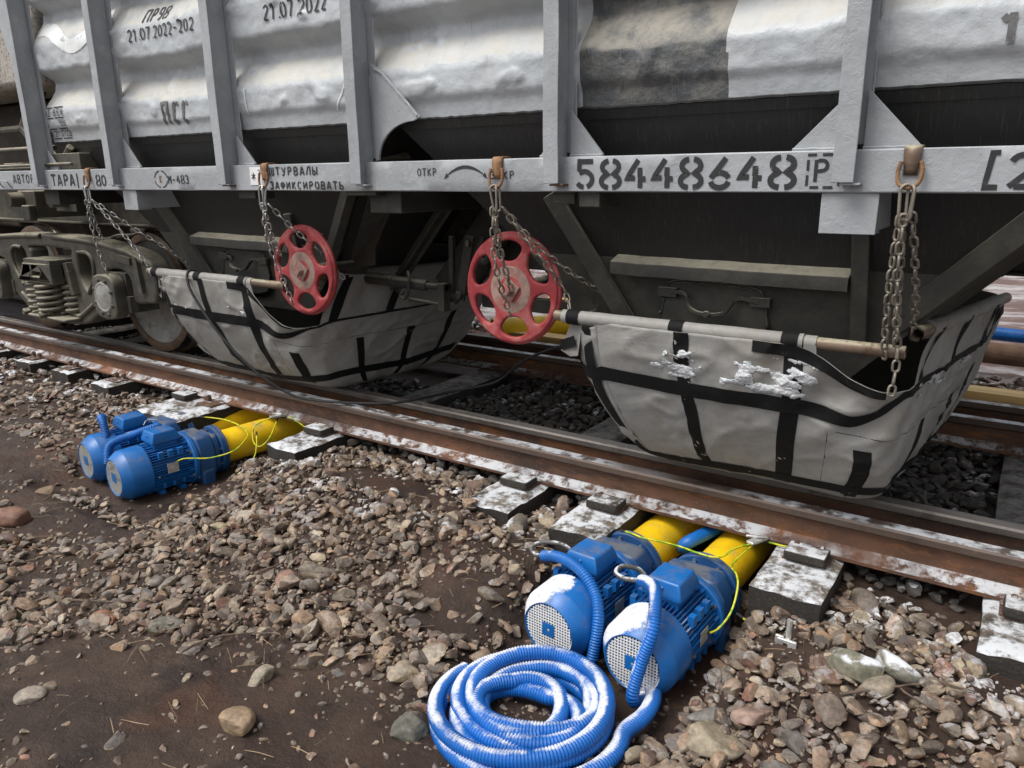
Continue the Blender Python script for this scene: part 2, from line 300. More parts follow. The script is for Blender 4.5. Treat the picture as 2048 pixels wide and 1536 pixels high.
# ------------------------------------------------------------------ geometry builder
OFF = {}
class MB:
    def __init__(s): s.v = []; s.f = []; s.mi = []
    def add(s, v, f, mi=0):
        o = len(s.v); s.v.extend([tuple(map(float, p)) for p in v]); s.f.extend([tuple(i+o for i in q) for q in f]); s.mi.extend([mi]*len(f)); return s
    def box(s, x0, x1, y0, y1, z0, z1, mi=0, M=None):
        v = [(x, y, z) for z in (z0, z1) for y in (y0, y1) for x in (x0, x1)]
        if M is not None: v = [tuple(M @ Vector(p)) for p in v]
        return s.add(v, [(0, 2, 3, 1), (4, 5, 7, 6), (0, 1, 5, 4), (2, 6, 7, 3), (0, 4, 6, 2), (1, 3, 7, 5)], mi)
    def prism(s, poly, d0, d1, ax='y', mi=0):
        n = len(poly)
        def P(a, b, d): return (a, d, b) if ax == 'y' else ((d, a, b) if ax == 'x' else (a, b, d))
        v = [P(a, b, d0) for a, b in poly]+[P(a, b, d1) for a, b in poly]
        f = [tuple(range(n)), tuple(range(2*n-1, n-1, -1))]+[(i, i+n, (i+1) % n+n, (i+1) % n) for i in range(n)]
        return s.add(v, f, mi)
    def bar(s, a, b, w, h, up=(0, 0, 1), mi=0):     # rectangular bar from a to b
        a = Vector(a); b = Vector(b); d = (b-a).normalized(); u = Vector(up); u = (u-d*u.dot(d)).normalized(); r = d.cross(u)
        v = [tuple(p+r*(i*w/2)+u*(j*h/2)) for p in (a, b) for i, j in ((-1, -1), (1, -1), (1, 1), (-1, 1))]
        return s.add(v, [(3, 2, 1, 0), (4, 5, 6, 7), (0, 1, 5, 4), (1, 2, 6, 5), (2, 3, 7, 6), (3, 0, 4, 7)], mi)
    def tube(s, path, r, n=10, caps=True, mi=0, closed=False):
        P = np.array(path, float); m = len(P)
        rr = np.full(m, r) if np.isscalar(r) else np.array(r)
        T = np.gradient(P, axis=0) if not closed else np.roll(P, -1, 0)-np.roll(P, 1, 0)
        T /= np.maximum(np.linalg.norm(T, axis=1, keepdims=True), 1e-9)
        u = np.array([0, 0, 1.]) if abs(T[0][2]) < .9 else np.array([1., 0, 0])
        v = []; a = np.arange(n)*2*PI/n; ca, sa = np.cos(a), np.sin(a)
        for i in range(m):
            u = u-T[i]*(u@T[i]); u /= max(np.linalg.norm(u), 1e-9); w_ = np.cross(T[i], u)
            v.extend((P[i]+rr[i]*(np.outer(ca, u)+np.outer(sa, w_))).tolist())
        f = []
        k = m if closed else m-1
        for i in range(k):
            b = ((i+1) % m)*n
            for j in range(n):
                j2 = (j+1) % n; f.append((i*n+j, i*n+j2, b+j2, b+j))
        if caps and not closed: f.append(tuple(range(n-1, -1, -1))); f.append(tuple(range((m-1)*n, m*n)))
        return s.add(v, f, mi)
    def lathe(s, prof, o=(0, 0, 0), ax='y', n=32, mi=0, cap0=False, cap1=False):     # prof: (along, radius)
        v = []
        for t, r in prof:
            for j in range(n):
                a = 2*PI*j/n; c, d = r*math.cos(a), r*math.sin(a)
                p = {'y': (c, t, d), 'x': (t, c, d), 'z': (c, d, t)}[ax]
                v.append((o[0]+p[0], o[1]+p[1], o[2]+p[2]))
        f = []; m = len(prof)
        for i in range(m-1):
            for j in range(n):
                j2 = (j+1) % n
                q = (i*n+j, i*n+j2, (i+1)*n+j2, (i+1)*n+j)
                f.append(q)
        if cap0: f.append(tuple(range(n)))
        if cap1: f.append(tuple(range((m-1)*n, m*n))[::-1])
        return s.add(v, f, mi)
    def grid(s, P, mi=0, mask=None):      # P: array (a,b,3)
        P = np.asarray(P); a, b = P.shape[:2]
        f = [(i*b+j, i*b+j+1, (i+1)*b+j+1, (i+1)*b+j) for i in range(a-1) for j in range(b-1) if mask is None or mask[i, j]]
        return s.add(P.reshape(-1, 3).tolist(), f, mi)
    def mesh(s, name, o=(0, 0, 0)):
        me = bpy.data.meshes.new(name)
        v = np.array(s.v, float)-np.array(o)
        me.from_pydata(v.tolist(), [], s.f); me.update()
        return me
    def build(s, name, mt, parent=None, origin=None, local=False, smooth=35, bevel=0, fix=True, seg=2):
        if parent is not None: o = (0, 0, 0) if local else OFF.get(parent.name, (0, 0, 0))
        else: o = origin or (0, 0, 0)
        me = s.mesh(name, o)
        if fix:
            bm = bmesh.new(); bm.from_mesh(me); bmesh.ops.recalc_face_normals(bm, faces=bm.faces); bm.to_mesh(me); bm.free()
        for k in (mt if isinstance(mt, (list, tuple)) else [mt]): me.materials.append(k)
        if any(s.mi): me.polygons.foreach_set('material_index', s.mi)
        if smooth:
            me.polygons.foreach_set('use_smooth', [True]*len(me.polygons))
            if smooth < 180: me.set_sharp_from_angle(angle=rad(smooth))
        ob = bpy.data.objects.new(name, me); C.objects.link(ob)
        if parent is not None: ob.parent = parent
        else: ob.location = o
        OFF[ob.name] = o
        if bevel:
            b = ob.modifiers.new('bevel', 'BEVEL'); b.width = bevel; b.segments = seg; b.limit_method = 'ANGLE'; b.angle_limit = rad(40)
        return ob
def tag(o, label=None, cat=None, group=None, kind=None):
    if label: o['label'] = label
    if cat: o['category'] = cat
    if group: o['group'] = group
    if kind: o['kind'] = kind
    return o
def thing(name, loc, label, cat, group=None, rz=0):
    o = bpy.data.objects.new(name, None); C.objects.link(o); o.location = loc; o.rotation_euler = (0, 0, rz); o.empty_display_size = .1
    OFF[o.name] = tuple(loc)
    return tag(o, label, cat, group)
def copy_tree(o, parent=None):
    c = o.copy(); C.objects.link(c)
    if parent: c.parent = parent
    for ch in list(o.children): copy_tree(ch, c)
    return c
def spline(pts, n=8):      # Catmull-Rom
    P = [np.array(p, float) for p in pts]; P = [2*P[0]-P[1]]+P+[2*P[-1]-P[-2]]; out = []
    for i in range(1, len(P)-2):
        a, b, c, d = P[i-1:i+3]
        for t in np.linspace(0, 1, n, endpoint=False):
            out.append(.5*((2*b)+(-a+c)*t+(2*a-5*b+4*c-d)*t*t+(-a+3*b-3*c+d)*t**3))
    out.append(P[-2]); return np.array(out)
def resample(P, step):
    P = np.array(P); d = np.r_[0, np.cumsum(np.linalg.norm(np.diff(P, axis=0), axis=1))]
    n = max(2, int(d[-1]/step)); t = np.linspace(0, d[-1], n)
    return np.stack([np.interp(t, d, P[:, k]) for k in range(3)], 1)
def plate(outlines, thick, bevel, ax='y', at=0, res=2):    # flat plate with holes and rounded edges -> (verts, faces)
    cu = bpy.data.curves.new('plate', 'CURVE'); cu.dimensions = '2D'; cu.fill_mode = 'BOTH'
    cu.extrude = max(thick/2-bevel, 1e-4); cu.bevel_depth = bevel; cu.bevel_resolution = res; cu.offset = -bevel
    for o in outlines:
        sp = cu.splines.new('POLY'); sp.points.add(len(o)-1)
        for p, (a, b) in zip(sp.points, o): p.co = (a, b, 0, 1)
        sp.use_cyclic_u = True
    ob = bpy.data.objects.new('plate', cu); C.objects.link(ob)
    dg = bpy.context.evaluated_depsgraph_get(); dg.update()
    me = bpy.data.meshes.new_from_object(ob.evaluated_get(dg))
    bm = bmesh.new(); bm.from_mesh(me); bmesh.ops.remove_doubles(bm, verts=bm.verts, dist=1e-5); bm.verts.index_update()
    v = []
    for q in bm.verts:
        x, y, z = q.co
        v.append((x, at+z, y) if ax == 'y' else (at+z, x, y))
    f = [tuple(q.index for q in p.verts) for p in bm.faces]
    bm.free(); bpy.data.objects.remove(ob); bpy.data.curves.remove(cu); bpy.data.meshes.remove(me)
    return v, f
def smooth_poly(pts, n=5):
    P = [np.array(p, float) for p in pts]; m = len(P); out = []
    for i in range(m):
        a, b, c, d = P[i-1], P[i], P[(i+1) % m], P[(i+2) % m]
        for t in np.linspace(0, 1, n, endpoint=False):
            out.append(tuple(.5*((2*b)+(-a+c)*t+(2*a-5*b+4*c-d)*t*t+(-a+3*b-3*c+d)*t**3)))
    return out
def bolt(mb, x, y, z, r=.012, h=.01, ax='y', sg=-1, mi=0):
    mb.lathe([(0, r), (sg*h, r), (sg*h*1.05, r*.8)], (x, y, z), ax, 6, mi, True, True)

# ------------------------------------------------------------------ ground
def H(x, y):
    x = np.asarray(x, float); y = np.asarray(y, float)
    h = np.interp(y, [-100, 1.5, 1.95, 2.3, 2.62, 3.2, 5.5, 6.2, 9, 60], [-.42, -.42, -.40, -.335, -.285, -.26, -.26, -.33, -.3, -.2])
    h = h+.12*np.exp(-((x+2.55)/.85)**2-((y-2.5)/.42)**2)
    h = h+.05*np.exp(-((x+.1)/.5)**2-((y-2.45)/.3)**2)+.03*np.exp(-((x+5.8)/.8)**2-((y-2.4)/.4)**2)
    n = .030*(fbm(x*1.7, y*1.7, 3)-.5)+.022*(fbm(x*7+9, y*7, 4)-.5)+.010*(vn(x*26, y*26)-.5)
    def pit(x0, x1, y0, y1, s): return sstep(x0-s, x0, x)*sstep(x1+s, x1, x)*sstep(y0-s, y0, y)*sstep(y1+s, y1, y)
    p = np.maximum(pit(-1.47, -.76, 1.95, 3.45, .15), pit(-4.78, -3.72, 1.9, 3.45, .15))
    return h*(1-p)+np.minimum(h, -.465)*p + n
def ground():
    def axis(a, b, s, lo, hi):
        mid = np.arange(a, b, s); k = np.geomspace(.1, 1, 14)
        return np.r_[(a-(a-lo)*k)[::-1], mid, b+(hi-b)*k]
    xs = axis(-9.2, 1.6, .03, -400, 400); ys = axis(.35, 8.0, .03, -400, 400)
    X, Y = np.meshgrid(xs, ys); Z = H(X, Y)
    far = sstep(12, 40, np.hypot(X+3, Y-3)); Z = Z*(1-far)+far*(-.35)
    g = MB(); g.grid(np.stack([X, Y, Z], 2))
    o = g.build('ground', MT['mud'], smooth=180, fix=False); o['kind'] = 'structure'
ground()

# ------------------------------------------------------------------ stones
def ico(sub):
    bm = bmesh.new(); bmesh.ops.create_icosphere(bm, subdivisions=sub, radius=1)
    v = np.array([q.co[:] for q in bm.verts]); f = np.array([[q.index for q in p.verts] for p in bm.faces]); bm.free(); return v, f
ICO = {k: ico(k) for k in (1, 2, 3, 4)}
def stone_shape(sub, rs, rounded=False):
    v, f = ICO[sub]; d = v/np.linalg.norm(v, axis=1, keepdims=True)
    k = rs.randint(8, 13); n = rs.randn(k, 3); n /= np.linalg.norm(n, axis=1, keepdims=True)
    h = rs.uniform(.52, 1.0, k); dn = d@n.T
    with np.errstate(divide='ignore'): r = np.where(dn > .05, h/np.maximum(dn, .05), 9.)
    p = 6 if rounded else 30
    rr = (r**-p).sum(1)**(-1/p); rr = np.minimum(rr, 1.25)
    if sub >= 3:
        q = d*2.3+rs.rand(3)*20
        rr = rr*(1+.10*(fbm(q[:, 0]+q[:, 2], q[:, 1]-q[:, 2]*.7, 3)-.5))
    s = np.array([1.18, .95*rs.uniform(.75, 1.05), rs.uniform(.45, .8)])
    return d*rr[:, None]*s
PROTO = {k: [stone_shape(k, NR, i % 6 == 0) for i in range({1: 24, 2: 40, 3: 40}[k])] for k in (1, 2, 3)}
def rotm(a, b, c):
    ca, sa, cb, sb, cc, sc = math.cos(a), math.sin(a), math.cos(b), math.sin(b), math.cos(c), math.sin(c)
    Rz = np.array([[ca, -sa, 0], [sa, ca, 0], [0, 0, 1]]); Rx = np.array([[1, 0, 0], [0, cb, -sb], [0, sb, cb]]); Ry = np.array([[cc, 0, sc], [0, 1, 0], [-sc, 0, cc]])
    return Rz@Rx@Ry
def stuff_mesh(name, items, mt):      # items: (x, y, z, r, lod)
    V = []; F = []; o = 0
    for x, y, z, r, lod in items:
        P = PROTO[lod][NR.randint(len(PROTO[lod]))]; R = rotm(NR.uniform(0, 6.3), NR.normal(0, .33), NR.normal(0, .33))
        V.append((P*r)@R.T+np.array([x, y, z])); F.append(ICO[lod][1]+o); o += len(P)
    V = np.concatenate(V); F = np.concatenate(F)
    me = bpy.data.meshes.new(name); me.vertices.add(len(V)); me.vertices.foreach_set('co', V.ravel())
    me.loops.add(F.size); me.loops.foreach_set('vertex_index', F.ravel().astype(np.int32))
    me.polygons.add(len(F)); me.polygons.foreach_set('loop_start', np.arange(0, F.size, 3, dtype=np.int32)); me.polygons.foreach_set('loop_total', np.full(len(F), 3, np.int32))
    me.update(); me.validate(); me.polygons.foreach_set('use_smooth', [True]*len(F)); me.set_sharp_from_angle(angle=rad(22)); me.materials.append(mt)
    ob = bpy.data.objects.new(name, me); C.objects.link(ob); ob['kind'] = 'stuff'; return ob
def ell(x, y, cx, cy, a, b, rot=0):
    c, s = math.cos(rot), math.sin(rot); u = (x-cx)*c+(y-cy)*s; v = -(x-cx)*s+(y-cy)*c
    return np.hypot(u/a, v/b)
def cover(x, y):       # how much of the soil the stones cover
    d = 1.0
    n = fbm(x*2.2+3, y*2.2, 4)
    mud = sstep(1.25, .75, ell(x, y, -2.2, 1.10, 1.05, .40, .42)+.9*(n-.5))           # foreground mud
    mud = np.maximum(mud, sstep(1.25, .8, ell(x, y, -4.35, 1.62, .75, .20, .1)+.9*(n-.5)))  # mud by the left pair of drives
    mud = np.maximum(mud, sstep(1.2, .8, ell(x, y, -5.3, 1.95, .75, .2, -.1)+.9*(n-.5)))
    mud = np.maximum(mud, .35*sstep(1.2, .8, ell(x, y, -.18, 2.33, .16, .22, .3)+.9*(n-.5)))
    mud = np.maximum(mud, .9*sstep(1.2, .7, ell(x, y, -2.55, 2.60, .42, .10, 0)+.8*(n-.5)))     # bare earth on the mound
    mud = np.maximum(mud, .9*sstep(1.2, .7, ell(x, y, -1.75, 2.15, .22, .22, 0)+.8*(n-.5)))
    mud = np.maximum(mud, .45*sstep(.57, .68, n))
    pit = (x > -4.8) & (x < -3.75) & (y > 1.95) & (y < 2.7) | (x > -1.5) & (x < -.75) & (y > 1.95) & (y < 2.7)
    k = .55+.75*fbm(x*1.3+21, y*1.9+4, 3); k = np.where((y > 2.5) | (x > -.9), np.maximum(k, .95), k)
    return np.where(pit, .10, np.clip(k, 0, 1)*(1-.97*mud))
SLEEP = [-8.6, -7.85, -7.12, -6.48, -5.76, -4.83, -4.56, -3.44, -1.97, -1.475, -.57, .18, .72, 1.3]
def scatter():
    it = []; reg = lambda x, y: y > .55 and (y-.62) > .655*(x+2.5)-.25 and x < 1.0 and (x > -9)
    blocked = lambda x, y, r: (r > .010 and math.hypot(x+.515, y-2.45) < .075+r) or (ell(x, y, -1.165, 1.79, .37, .36) < 1 and r > .02) or (y > (2.62 if x > -5.3 else 2.82) and y < 5.5 and any(abs(x-sx) < .13+r*.5 for sx in SLEEP)) \
        or (abs(y-3.066) < .09 and y > 2.9) or (2.02 < y < 2.85 and (-1.5 < x < -.76 or -4.78 < x < -3.8) and r > .02)
    for (cell, r0, r1, pw, y1, keep) in ((.115, .034, .056, 1.6, 2.95, .50), (.062, .020, .040, 1.1, 2.98, .72), (.048, .014, .028, 1.2, 2.98, .70), (.036, .009, .018, 1.2, 2.98, .75), (.024, .005, .010, 1.3, 2.7, .55)):
        for iy in range(int((y1-.5)/cell)):
            for ix in range(int(10.2/cell)):
                x = -9.1+(ix+NR.rand())*cell; y = .5+(iy+NR.rand())*cell
                if not reg(x, y) or NR.rand() > keep: continue
                if x < -5.5 and cell < .04 or (cell < .03 and (x < -3.4 or x > .3)): continue
                c = float(cover(x, y))
                if NR.rand() > (c if r0 > .01 else max(c, .05+.5*float(vn(x*3.1, y*3.1))**3)): continue
                r = r0+(r1-r0)*NR.rand()**pw
                if blocked(x, y, r): continue
                d = math.hypot(x, y)
                lod = 3 if (r > .024 and d < 3.2) else (2 if r > .012 and d < 5.5 else 1)
                it.append((x, y, 0, r, lod, c))
    a = np.array([(i[0], i[1]) for i in it]); h = H(a[:, 0], a[:, 1])
    it = [(x, y, hz+r*(.14 if c < .5 else .20)+(.022*NR.rand()**2 if c > .6 else -.2*r), r, l) for (x, y, _, r, l, c), hz in zip(it, h)]
    o = stuff_mesh('gravel', it, MT['stone']); o['label'] = 'brown and grey crushed stones strewn over the wet mud beside the track'; o['category'] = 'gravel'
    it = []
    for iy in range(int(2.5/.055)):
        for ix in range(int(10/.055)):
            x = -8.9+(ix+NR.rand())*.055; y = 3.0+(iy+NR.rand())*.055
            if any(abs(x-sx) < .15 for sx in SLEEP) or (y < 3.55 and (-1.5 < x < -.74 or -4.8 < x < -3.7)): continue
            if (-5.3 < x < -3.2 or x < -6.5) and y > 4.3: continue
            r = .02+.022*NR.rand()**1.5; it.append((x, y, float(H(x, y))+r*.3+.025*NR.rand(), r, 2 if x > -3.4 else 1))
    o = stuff_mesh('ballast', it, MT['ballast']); o['label'] = 'dark frosted ballast stones lying between the rails under the wagon'; o['category'] = 'ballast'
    it = []
    for iy in range(int(1.2/.075)):
        for ix in range(int(6.5/.075)):
            x = -6.0+(ix+NR.rand())*.075; y = 5.75+(iy+NR.rand())*.075
            if (-4.9 < x < -4.1): continue
            r = .028+.03*NR.rand(); it.append((x, y, float(H(x, y))+r*.35+.06*NR.rand(), r, 2))
    o = stuff_mesh('far_ballast', it, MT['stone']); o['label'] = 'heap of dark crushed stone beyond the far rail'; o['category'] = 'ballast'
scatter()
# larger stones that stand out
BIG = [(-4.32, 1.53, .105, .5, True, 'smooth reddish brown oval boulder lying on mud at the left edge', (.20, .105, .07)),
       (-4.62, 1.83, .06, 0, True, 'tan cobble with dark speckles beside the leftmost blue motor', (.22, .15, .10)),
       (-1.98, 1.21, .055, .3, True, 'sandy round stone alone on the foreground mud', (.27, .19, .12)),
       (-2.10, 1.42, .05, .9, True, 'pale knobbly stone with a hollow at the gravel edge', (.27, .23, .17)),
       (-2.95, 1.30, .055, 0, False, 'orange pink angular stone low at the left of the foreground', (.28, .14, .08)),
       (-2.70, 1.42, .055, .4, False, 'greenish grey wedge stone beside pale round cobble', (.14, .13, .105)),
       (-2.78, 1.50, .06, .2, False, 'brown triangular rock leaning on its neighbours at the left', (.20, .15, .11)),
       (-2.70, .90, .036, .7, False, 'flat pale chip of stone on wet mud near the lower left corner', (.25, .21, .17)),
       (-.28, 2.42, .085, -.6, False, 'long slanted grey green boulder with frosty top right of the clamp', (.17, .16, .115)),
       (-.17, 2.48, .07, -.1, False, 'broad flat greenish slab at the right below the sleepers', (.15, .14, .11)),
       (-.22, 2.36, .055, .8, False, 'square tan block of stone right of the blue hose coil', (.24, .2, .15)),
       (-.52, 2.12, .055, .5, False, 'heart shaped pinkish stone near the bottom edge', (.28, .19, .15)),
       (-.64, 2.08, .06, 0, True, 'smooth grey cobble lying flat right of the coil', (.16, .15, .13)),
       (-1.47, 1.52, .055, .3, False, 'dark greenish stone tucked under the open end of hose coil', (.11, .105, .085)),
       (-3.20, 2.02, .05, .4, True, 'cream rounded stone on the gravel right of the left pit', (.34, .28, .18)),
       (-.60, 1.98, .075, .75, False, 'long tan splinter of rock right below the hose coil', (.24, .2, .14)),
       (-2.52, 1.88, .06, .2, False, 'pink sandstone cobble in the middle of the gravel bank', (.25, .15, .115)),
       (-2.42, 1.98, .06, .6, False, 'large grey brown block at the crest of the gravel bank', (.18, .15, .115))]
def big_stones():
    for i, (x, y, r, a, rd, lab, col) in enumerate(BIG):
        rs = np.random.RandomState(100+i); P = stone_shape(4, rs, rd)*np.array([1, 1, .85]); R = rotm(a, .12*rs.randn(), .12*rs.randn())
        z = float(H(x, y)); V = (P*r)@R.T+np.array([x, y, z+r*.28])
        m = Mat('stone_surface', col, .66); m.vary(18, .28); m.vary(70, .2); m.mix(tuple(c*.3 for c in col), m.step(m.noise(16, 6, .75, off=i), .52, .7, 0, .8)); m.mix((.36, .32, .28), m.step(m.noise(60, 4, .75), .62, .75, 0, .5))
        m.bump(m.noise(50, 5, .7), .5, .006); m.bump(m.noise(220, 3), .3, .0015)
        if i in (8, 9): m.frost(.6, .95, .42, .55, 9)
        b = MB(); b.add(V, ICO[4][1].tolist()); o = b.build('stone', m.done(), origin=(x, y, z), smooth=45, fix=False)
        tag(o, lab, 'stone', 'larger stones in the gravel')
big_stones()

# ------------------------------------------------------------------ rails and sleepers
RH = .165
def rail(y, flip, label, bare):
    # half profile (dy, z, slot): symmetric T-rail section
    half = [(.0, 0), (.030, -.001), (.0365, -.010), (.0365, -.034), (.030, -.040), (.011, -.050), (.009, -.095), (.013, -.125), (.040, -.146), (.074, -.152), (.075, -.165)]
    prof = half[1:]+[(-a, b) for a, b in half[1:]][::-1]
    n = len(prof); x0, x1 = -14., 5.
    xs = np.arange(x0, x1+.01, .12); P = np.zeros((len(xs), n, 3))
    for j, (dy, z) in enumerate(prof):
        P[:, j, 0] = xs; P[:, j, 1] = y+dy+.0012*(vn(xs*3, xs*0+j)-.5); P[:, j, 2] = z
    P = np.concatenate([P, P[:, :1]], 1)
    hd = MB(); hd.grid(P)
    a = len(xs); N = n+1
    mi = []
    for i in range(a-1):
        for j in range(n):
            k = min(j, n-1-j) if j < n-1 else -1
            mi.append(0 if (j in (0, 1, 2, 3) or j in (n-5, n-4, n-3, n-2) or j == n-1) else 1)
    hd.mi = mi
    hd.f.append(tuple(range(n-1, -1, -1))); hd.f.append(tuple(range((a-1)*N, (a-1)*N+n))); hd.mi += [0, 0]
    o = hd.build('rail', [MT['barehead' if bare else 'head'], MT['web']], origin=(-3, y, -RH), smooth=30)
    tag(o, label, 'rail', 'rails of the track')
rail(3.066, 0, 'nearest rusty rail with snow along its head, outside the running rail', False)
rail(3.326, 0, 'rusty rail with a wheel standing on it, under the near side of the wagon', True)
rail(4.80, 0, 'far running rail deep in shade behind the canvas bags', False)
rail(5.16, 0, 'farthest rail with a white line of snow beside the timber', False)
SLAB = {-.57: 'thick dark sleeper topped with snow right of the front pair of blue motors', -1.475: 'snowy dark sleeper just left of the yellow pipe of the front motors',
        -1.97: 'muddy sleeper with patchy frost and iron plate left of the front pit', .18: 'frosted sleeper at the right edge of the photo', -3.44: 'clean cut snowy sleeper right of the left pair of motors',
        -4.56: 'split sleeper end next to another above the left motors', -4.83: 'snow covered sleeper nearest behind the blue terminal boxes of left motors',
        -5.76: 'snowy sleeper with its end sunk in gravel left of the left motors', -6.48: 'half buried snowy sleeper under the bogie springs', -7.12: 'snowy sleeper under the left wheel of the bogie',
        -7.85: 'snowy sleeper at the left edge under the bogie', -8.6: 'farthest snowy sleeper left of the bogie', .72: 'sleeper just beyond the right edge', 1.3: 'sleeper well beyond the right edge'}
def sleepers():
    for sx in SLEEP:
        hw = .132; hh = -.168
        y0 = 2.63 if sx > -4 else 2.60
        if sx == -.57: y0 = 2.62
        if sx < -5: y0 = 2.79 if sx > -6 else 2.84
        rs = np.random.RandomState(int(abs(sx)*100))
        t = thing('sleeper', (sx, 4, hh-.17), SLAB[sx], 'sleeper', 'sleepers of the track', 0)
        ys = np.r_[np.arange(y0, 3.5, .03), np.arange(3.5, 5.62, .15)]; xs = np.linspace(-hw, hw, 9)
        X, Y = np.meshgrid(xs, ys)
        Z = hh+.010*(fbm(X*14+sx*9, Y*6, 4)-.5)+.0*X
        edge = np.maximum(sstep(hw-.02, hw, np.abs(X)), sstep(y0+.03, y0, Y)); Z = Z-.012*edge*(.4+vn(Y*20, X*20+sx))
        X2 = X+sx+.008*(vn(Y*9+sx, X*0+3)-.5); Y2 = Y+.02*(vn(X*18+sx*3, X*0+1)-.5)*(Y < y0+.01)
        b = MB(); top = np.stack([X2, Y2, Z], 2); b.grid(top)
        def wall(edge_pts):
            e = np.array(edge_pts); lv = []
            for k in range(5):
                q = e.copy(); q[:, 2] = q[:, 2]*(1-k/4)+(hh-.17)*(k/4); q[:, :2] += .006*(vn(q[:, 1:2]*25+k, q[:, 0:1]*25+k*3)-.5)*(k > 0); lv.append(q)
            b.grid(np.stack(lv))
        wall(top[:, 0]); wall(top[::-1, -1]); wall(top[0, ::-1]); wall(top[-1])
        b.build('beam', MT['sleeper'], t, smooth=50)
        for py in (3.066, 3.326):
            if sx in (-7.85, -8.6, 1.3) and py > 3.1: continue
            p = MB(); w_ = .085
            yy = (2.885, 3.19) if py < 3.1 else (3.205, 3.46)
            p.box(sx-w_, sx+w_, yy[0], yy[1], hh-.004, hh+.012)
            p.build('tie_plate', MT['iron'], t, bevel=.004)
            if py < 3.1:
                for dx, dy in ((-.045, -.10), (.05, -.095)):
                    if rs.rand() < .35 and dx > 0: continue
                    s_ = MB(); a = rs.uniform(-.4, .4); yy_ = py+dy; zz = -.155
                    s_.tube([(sx+dx, yy_, zz-.02), (sx+dx, yy_, zz+.022)], .009, 8); s_.tube([(sx+dx, yy_-.006, zz+.016), (sx+dx, yy_-.003, zz+.027), (sx+dx, yy_+.008, zz+.036)], [.02, .021, .010], 6)
                    s_.build('spike', MT['iron'], t, smooth=30)
        # raised block of wood or plate by the rail
        if sx in (-.57, -1.475, -1.97, .18, -3.44, -4.83):
            q = MB(); q.box(sx-.075, sx+.085, 2.862, 2.972, hh+.012, hh+.05, M=None); q.build('wedge', MT['sleeper'], t, bevel=.008)
sleepers()

# ------------------------------------------------------------------ hopper wagon
WY = 4.06                                            # centre line of the track
POSTX = [-5.655, -4.70, -3.60, -2.60, -1.555, -.505, .55]
WX0, WX1 = -5.62, 1.6
ZP = [1.585, 1.60, 1.655, 1.69, 1.79, 1.815, 1.90, 1.925, 1.965, 1.985, 2.035, 2.055, 2.20, 2.225, 2.32, 2.345, 2.385, 2.405, 2.455, 2.475, 2.62, 2.645, 2.74, 2.765, 2.82, 2.84]
YPR = [2.700, 2.698, 2.690, 2.672, 2.668, 2.678, 2.745, 2.765, 2.770, 2.764, 2.678, 2.668, 2.668, 2.678, 2.745, 2.765, 2.770, 2.764, 2.678, 2.668, 2.668, 2.678, 2.745, 2.765, 2.770, 2.700]
def wall_y(x, z):
    x = np.asarray(x, float); z = np.asarray(z, float)
    pos = np.interp(x, POSTX, np.arange(len(POSTX))); t = pos % 1; k = np.floor(pos)
    sag = np.sin(PI*np.clip(t, 0, 1)); amp = vn(k*3.7, k*0+2)
    live = sstep(1.62, 1.72, z)
    zz = z+live*(.030*sag*(amp*1.3-.15)+.022*(fbm(x*3.2, z*1.2, 3)-.5)+.016*(fbm(x*11, z*3+4, 3)-.5))
    y = np.interp(zz, ZP, YPR)
    y = y-live*(.020*sag*(vn(k*5.1, z*2.2)-.35))+live*(.022*(fbm(x*4+7, z*5, 3)-.5)+.013*(fbm(x*15, z*17, 4)-.5)-.010*sstep(.66, .8, fbm(x*9+31, z*11, 2)))
    return y
wagon = thing('hopper_wagon', (-3.0, WY, 0), 'dented grey hopper wagon with corrugated side and black hoppers standing on the track', 'wagon')
def wall():
    xs = np.unique(np.r_[np.arange(WX0, WX1, .0155), -1.500, -.93]); zs = np.r_[np.arange(1.592, 2.84, .0105), 2.84]
    X, Z = np.meshgrid(xs, zs); Y = wall_y(X, Z)
    b = MB(); b.grid(np.stack([X, Y, Z], 2))
    nx = len(xs)-1; xc = (xs[:-1]+xs[1:])/2
    b.mi = [1 if -1.500 < xc[i % nx] < -.93-.035*(zs[i//nx]-1.6) else 0 for i in range(len(b.f))]
    b.build('side_wall', [MT['wall'], MT['darkwall']], wagon, smooth=180)
    # the rest of the body: far side, top, ends
    b = MB(); b.box(WX0+.02, WX1, 2.83, 5.40, 1.75, 2.84); b.box(WX0, WX1, 2.74, 5.42, 2.845, 3.7)
    b.prism([(2.74, 3.705), (5.42, 3.705), (4.9, 4.05), (3.3, 4.05)], WX0, WX1, 'x')
    b.build('body', MT['grey'], wagon)
    # weld bead and lip along the lower edge of the side wall
    e = MB(); xs2 = np.arange(WX0, WX1, .012); e.tube(np.stack([xs2, wall_y(xs2, xs2*0+1.594)-.001+.002*vn(xs2*60, xs2*0), 1.590+.0035*vn(xs2*40, xs2*0+5)], 1), .006, 6)
    e.build('seam_weld', MT['hopper'], wagon)
wall()
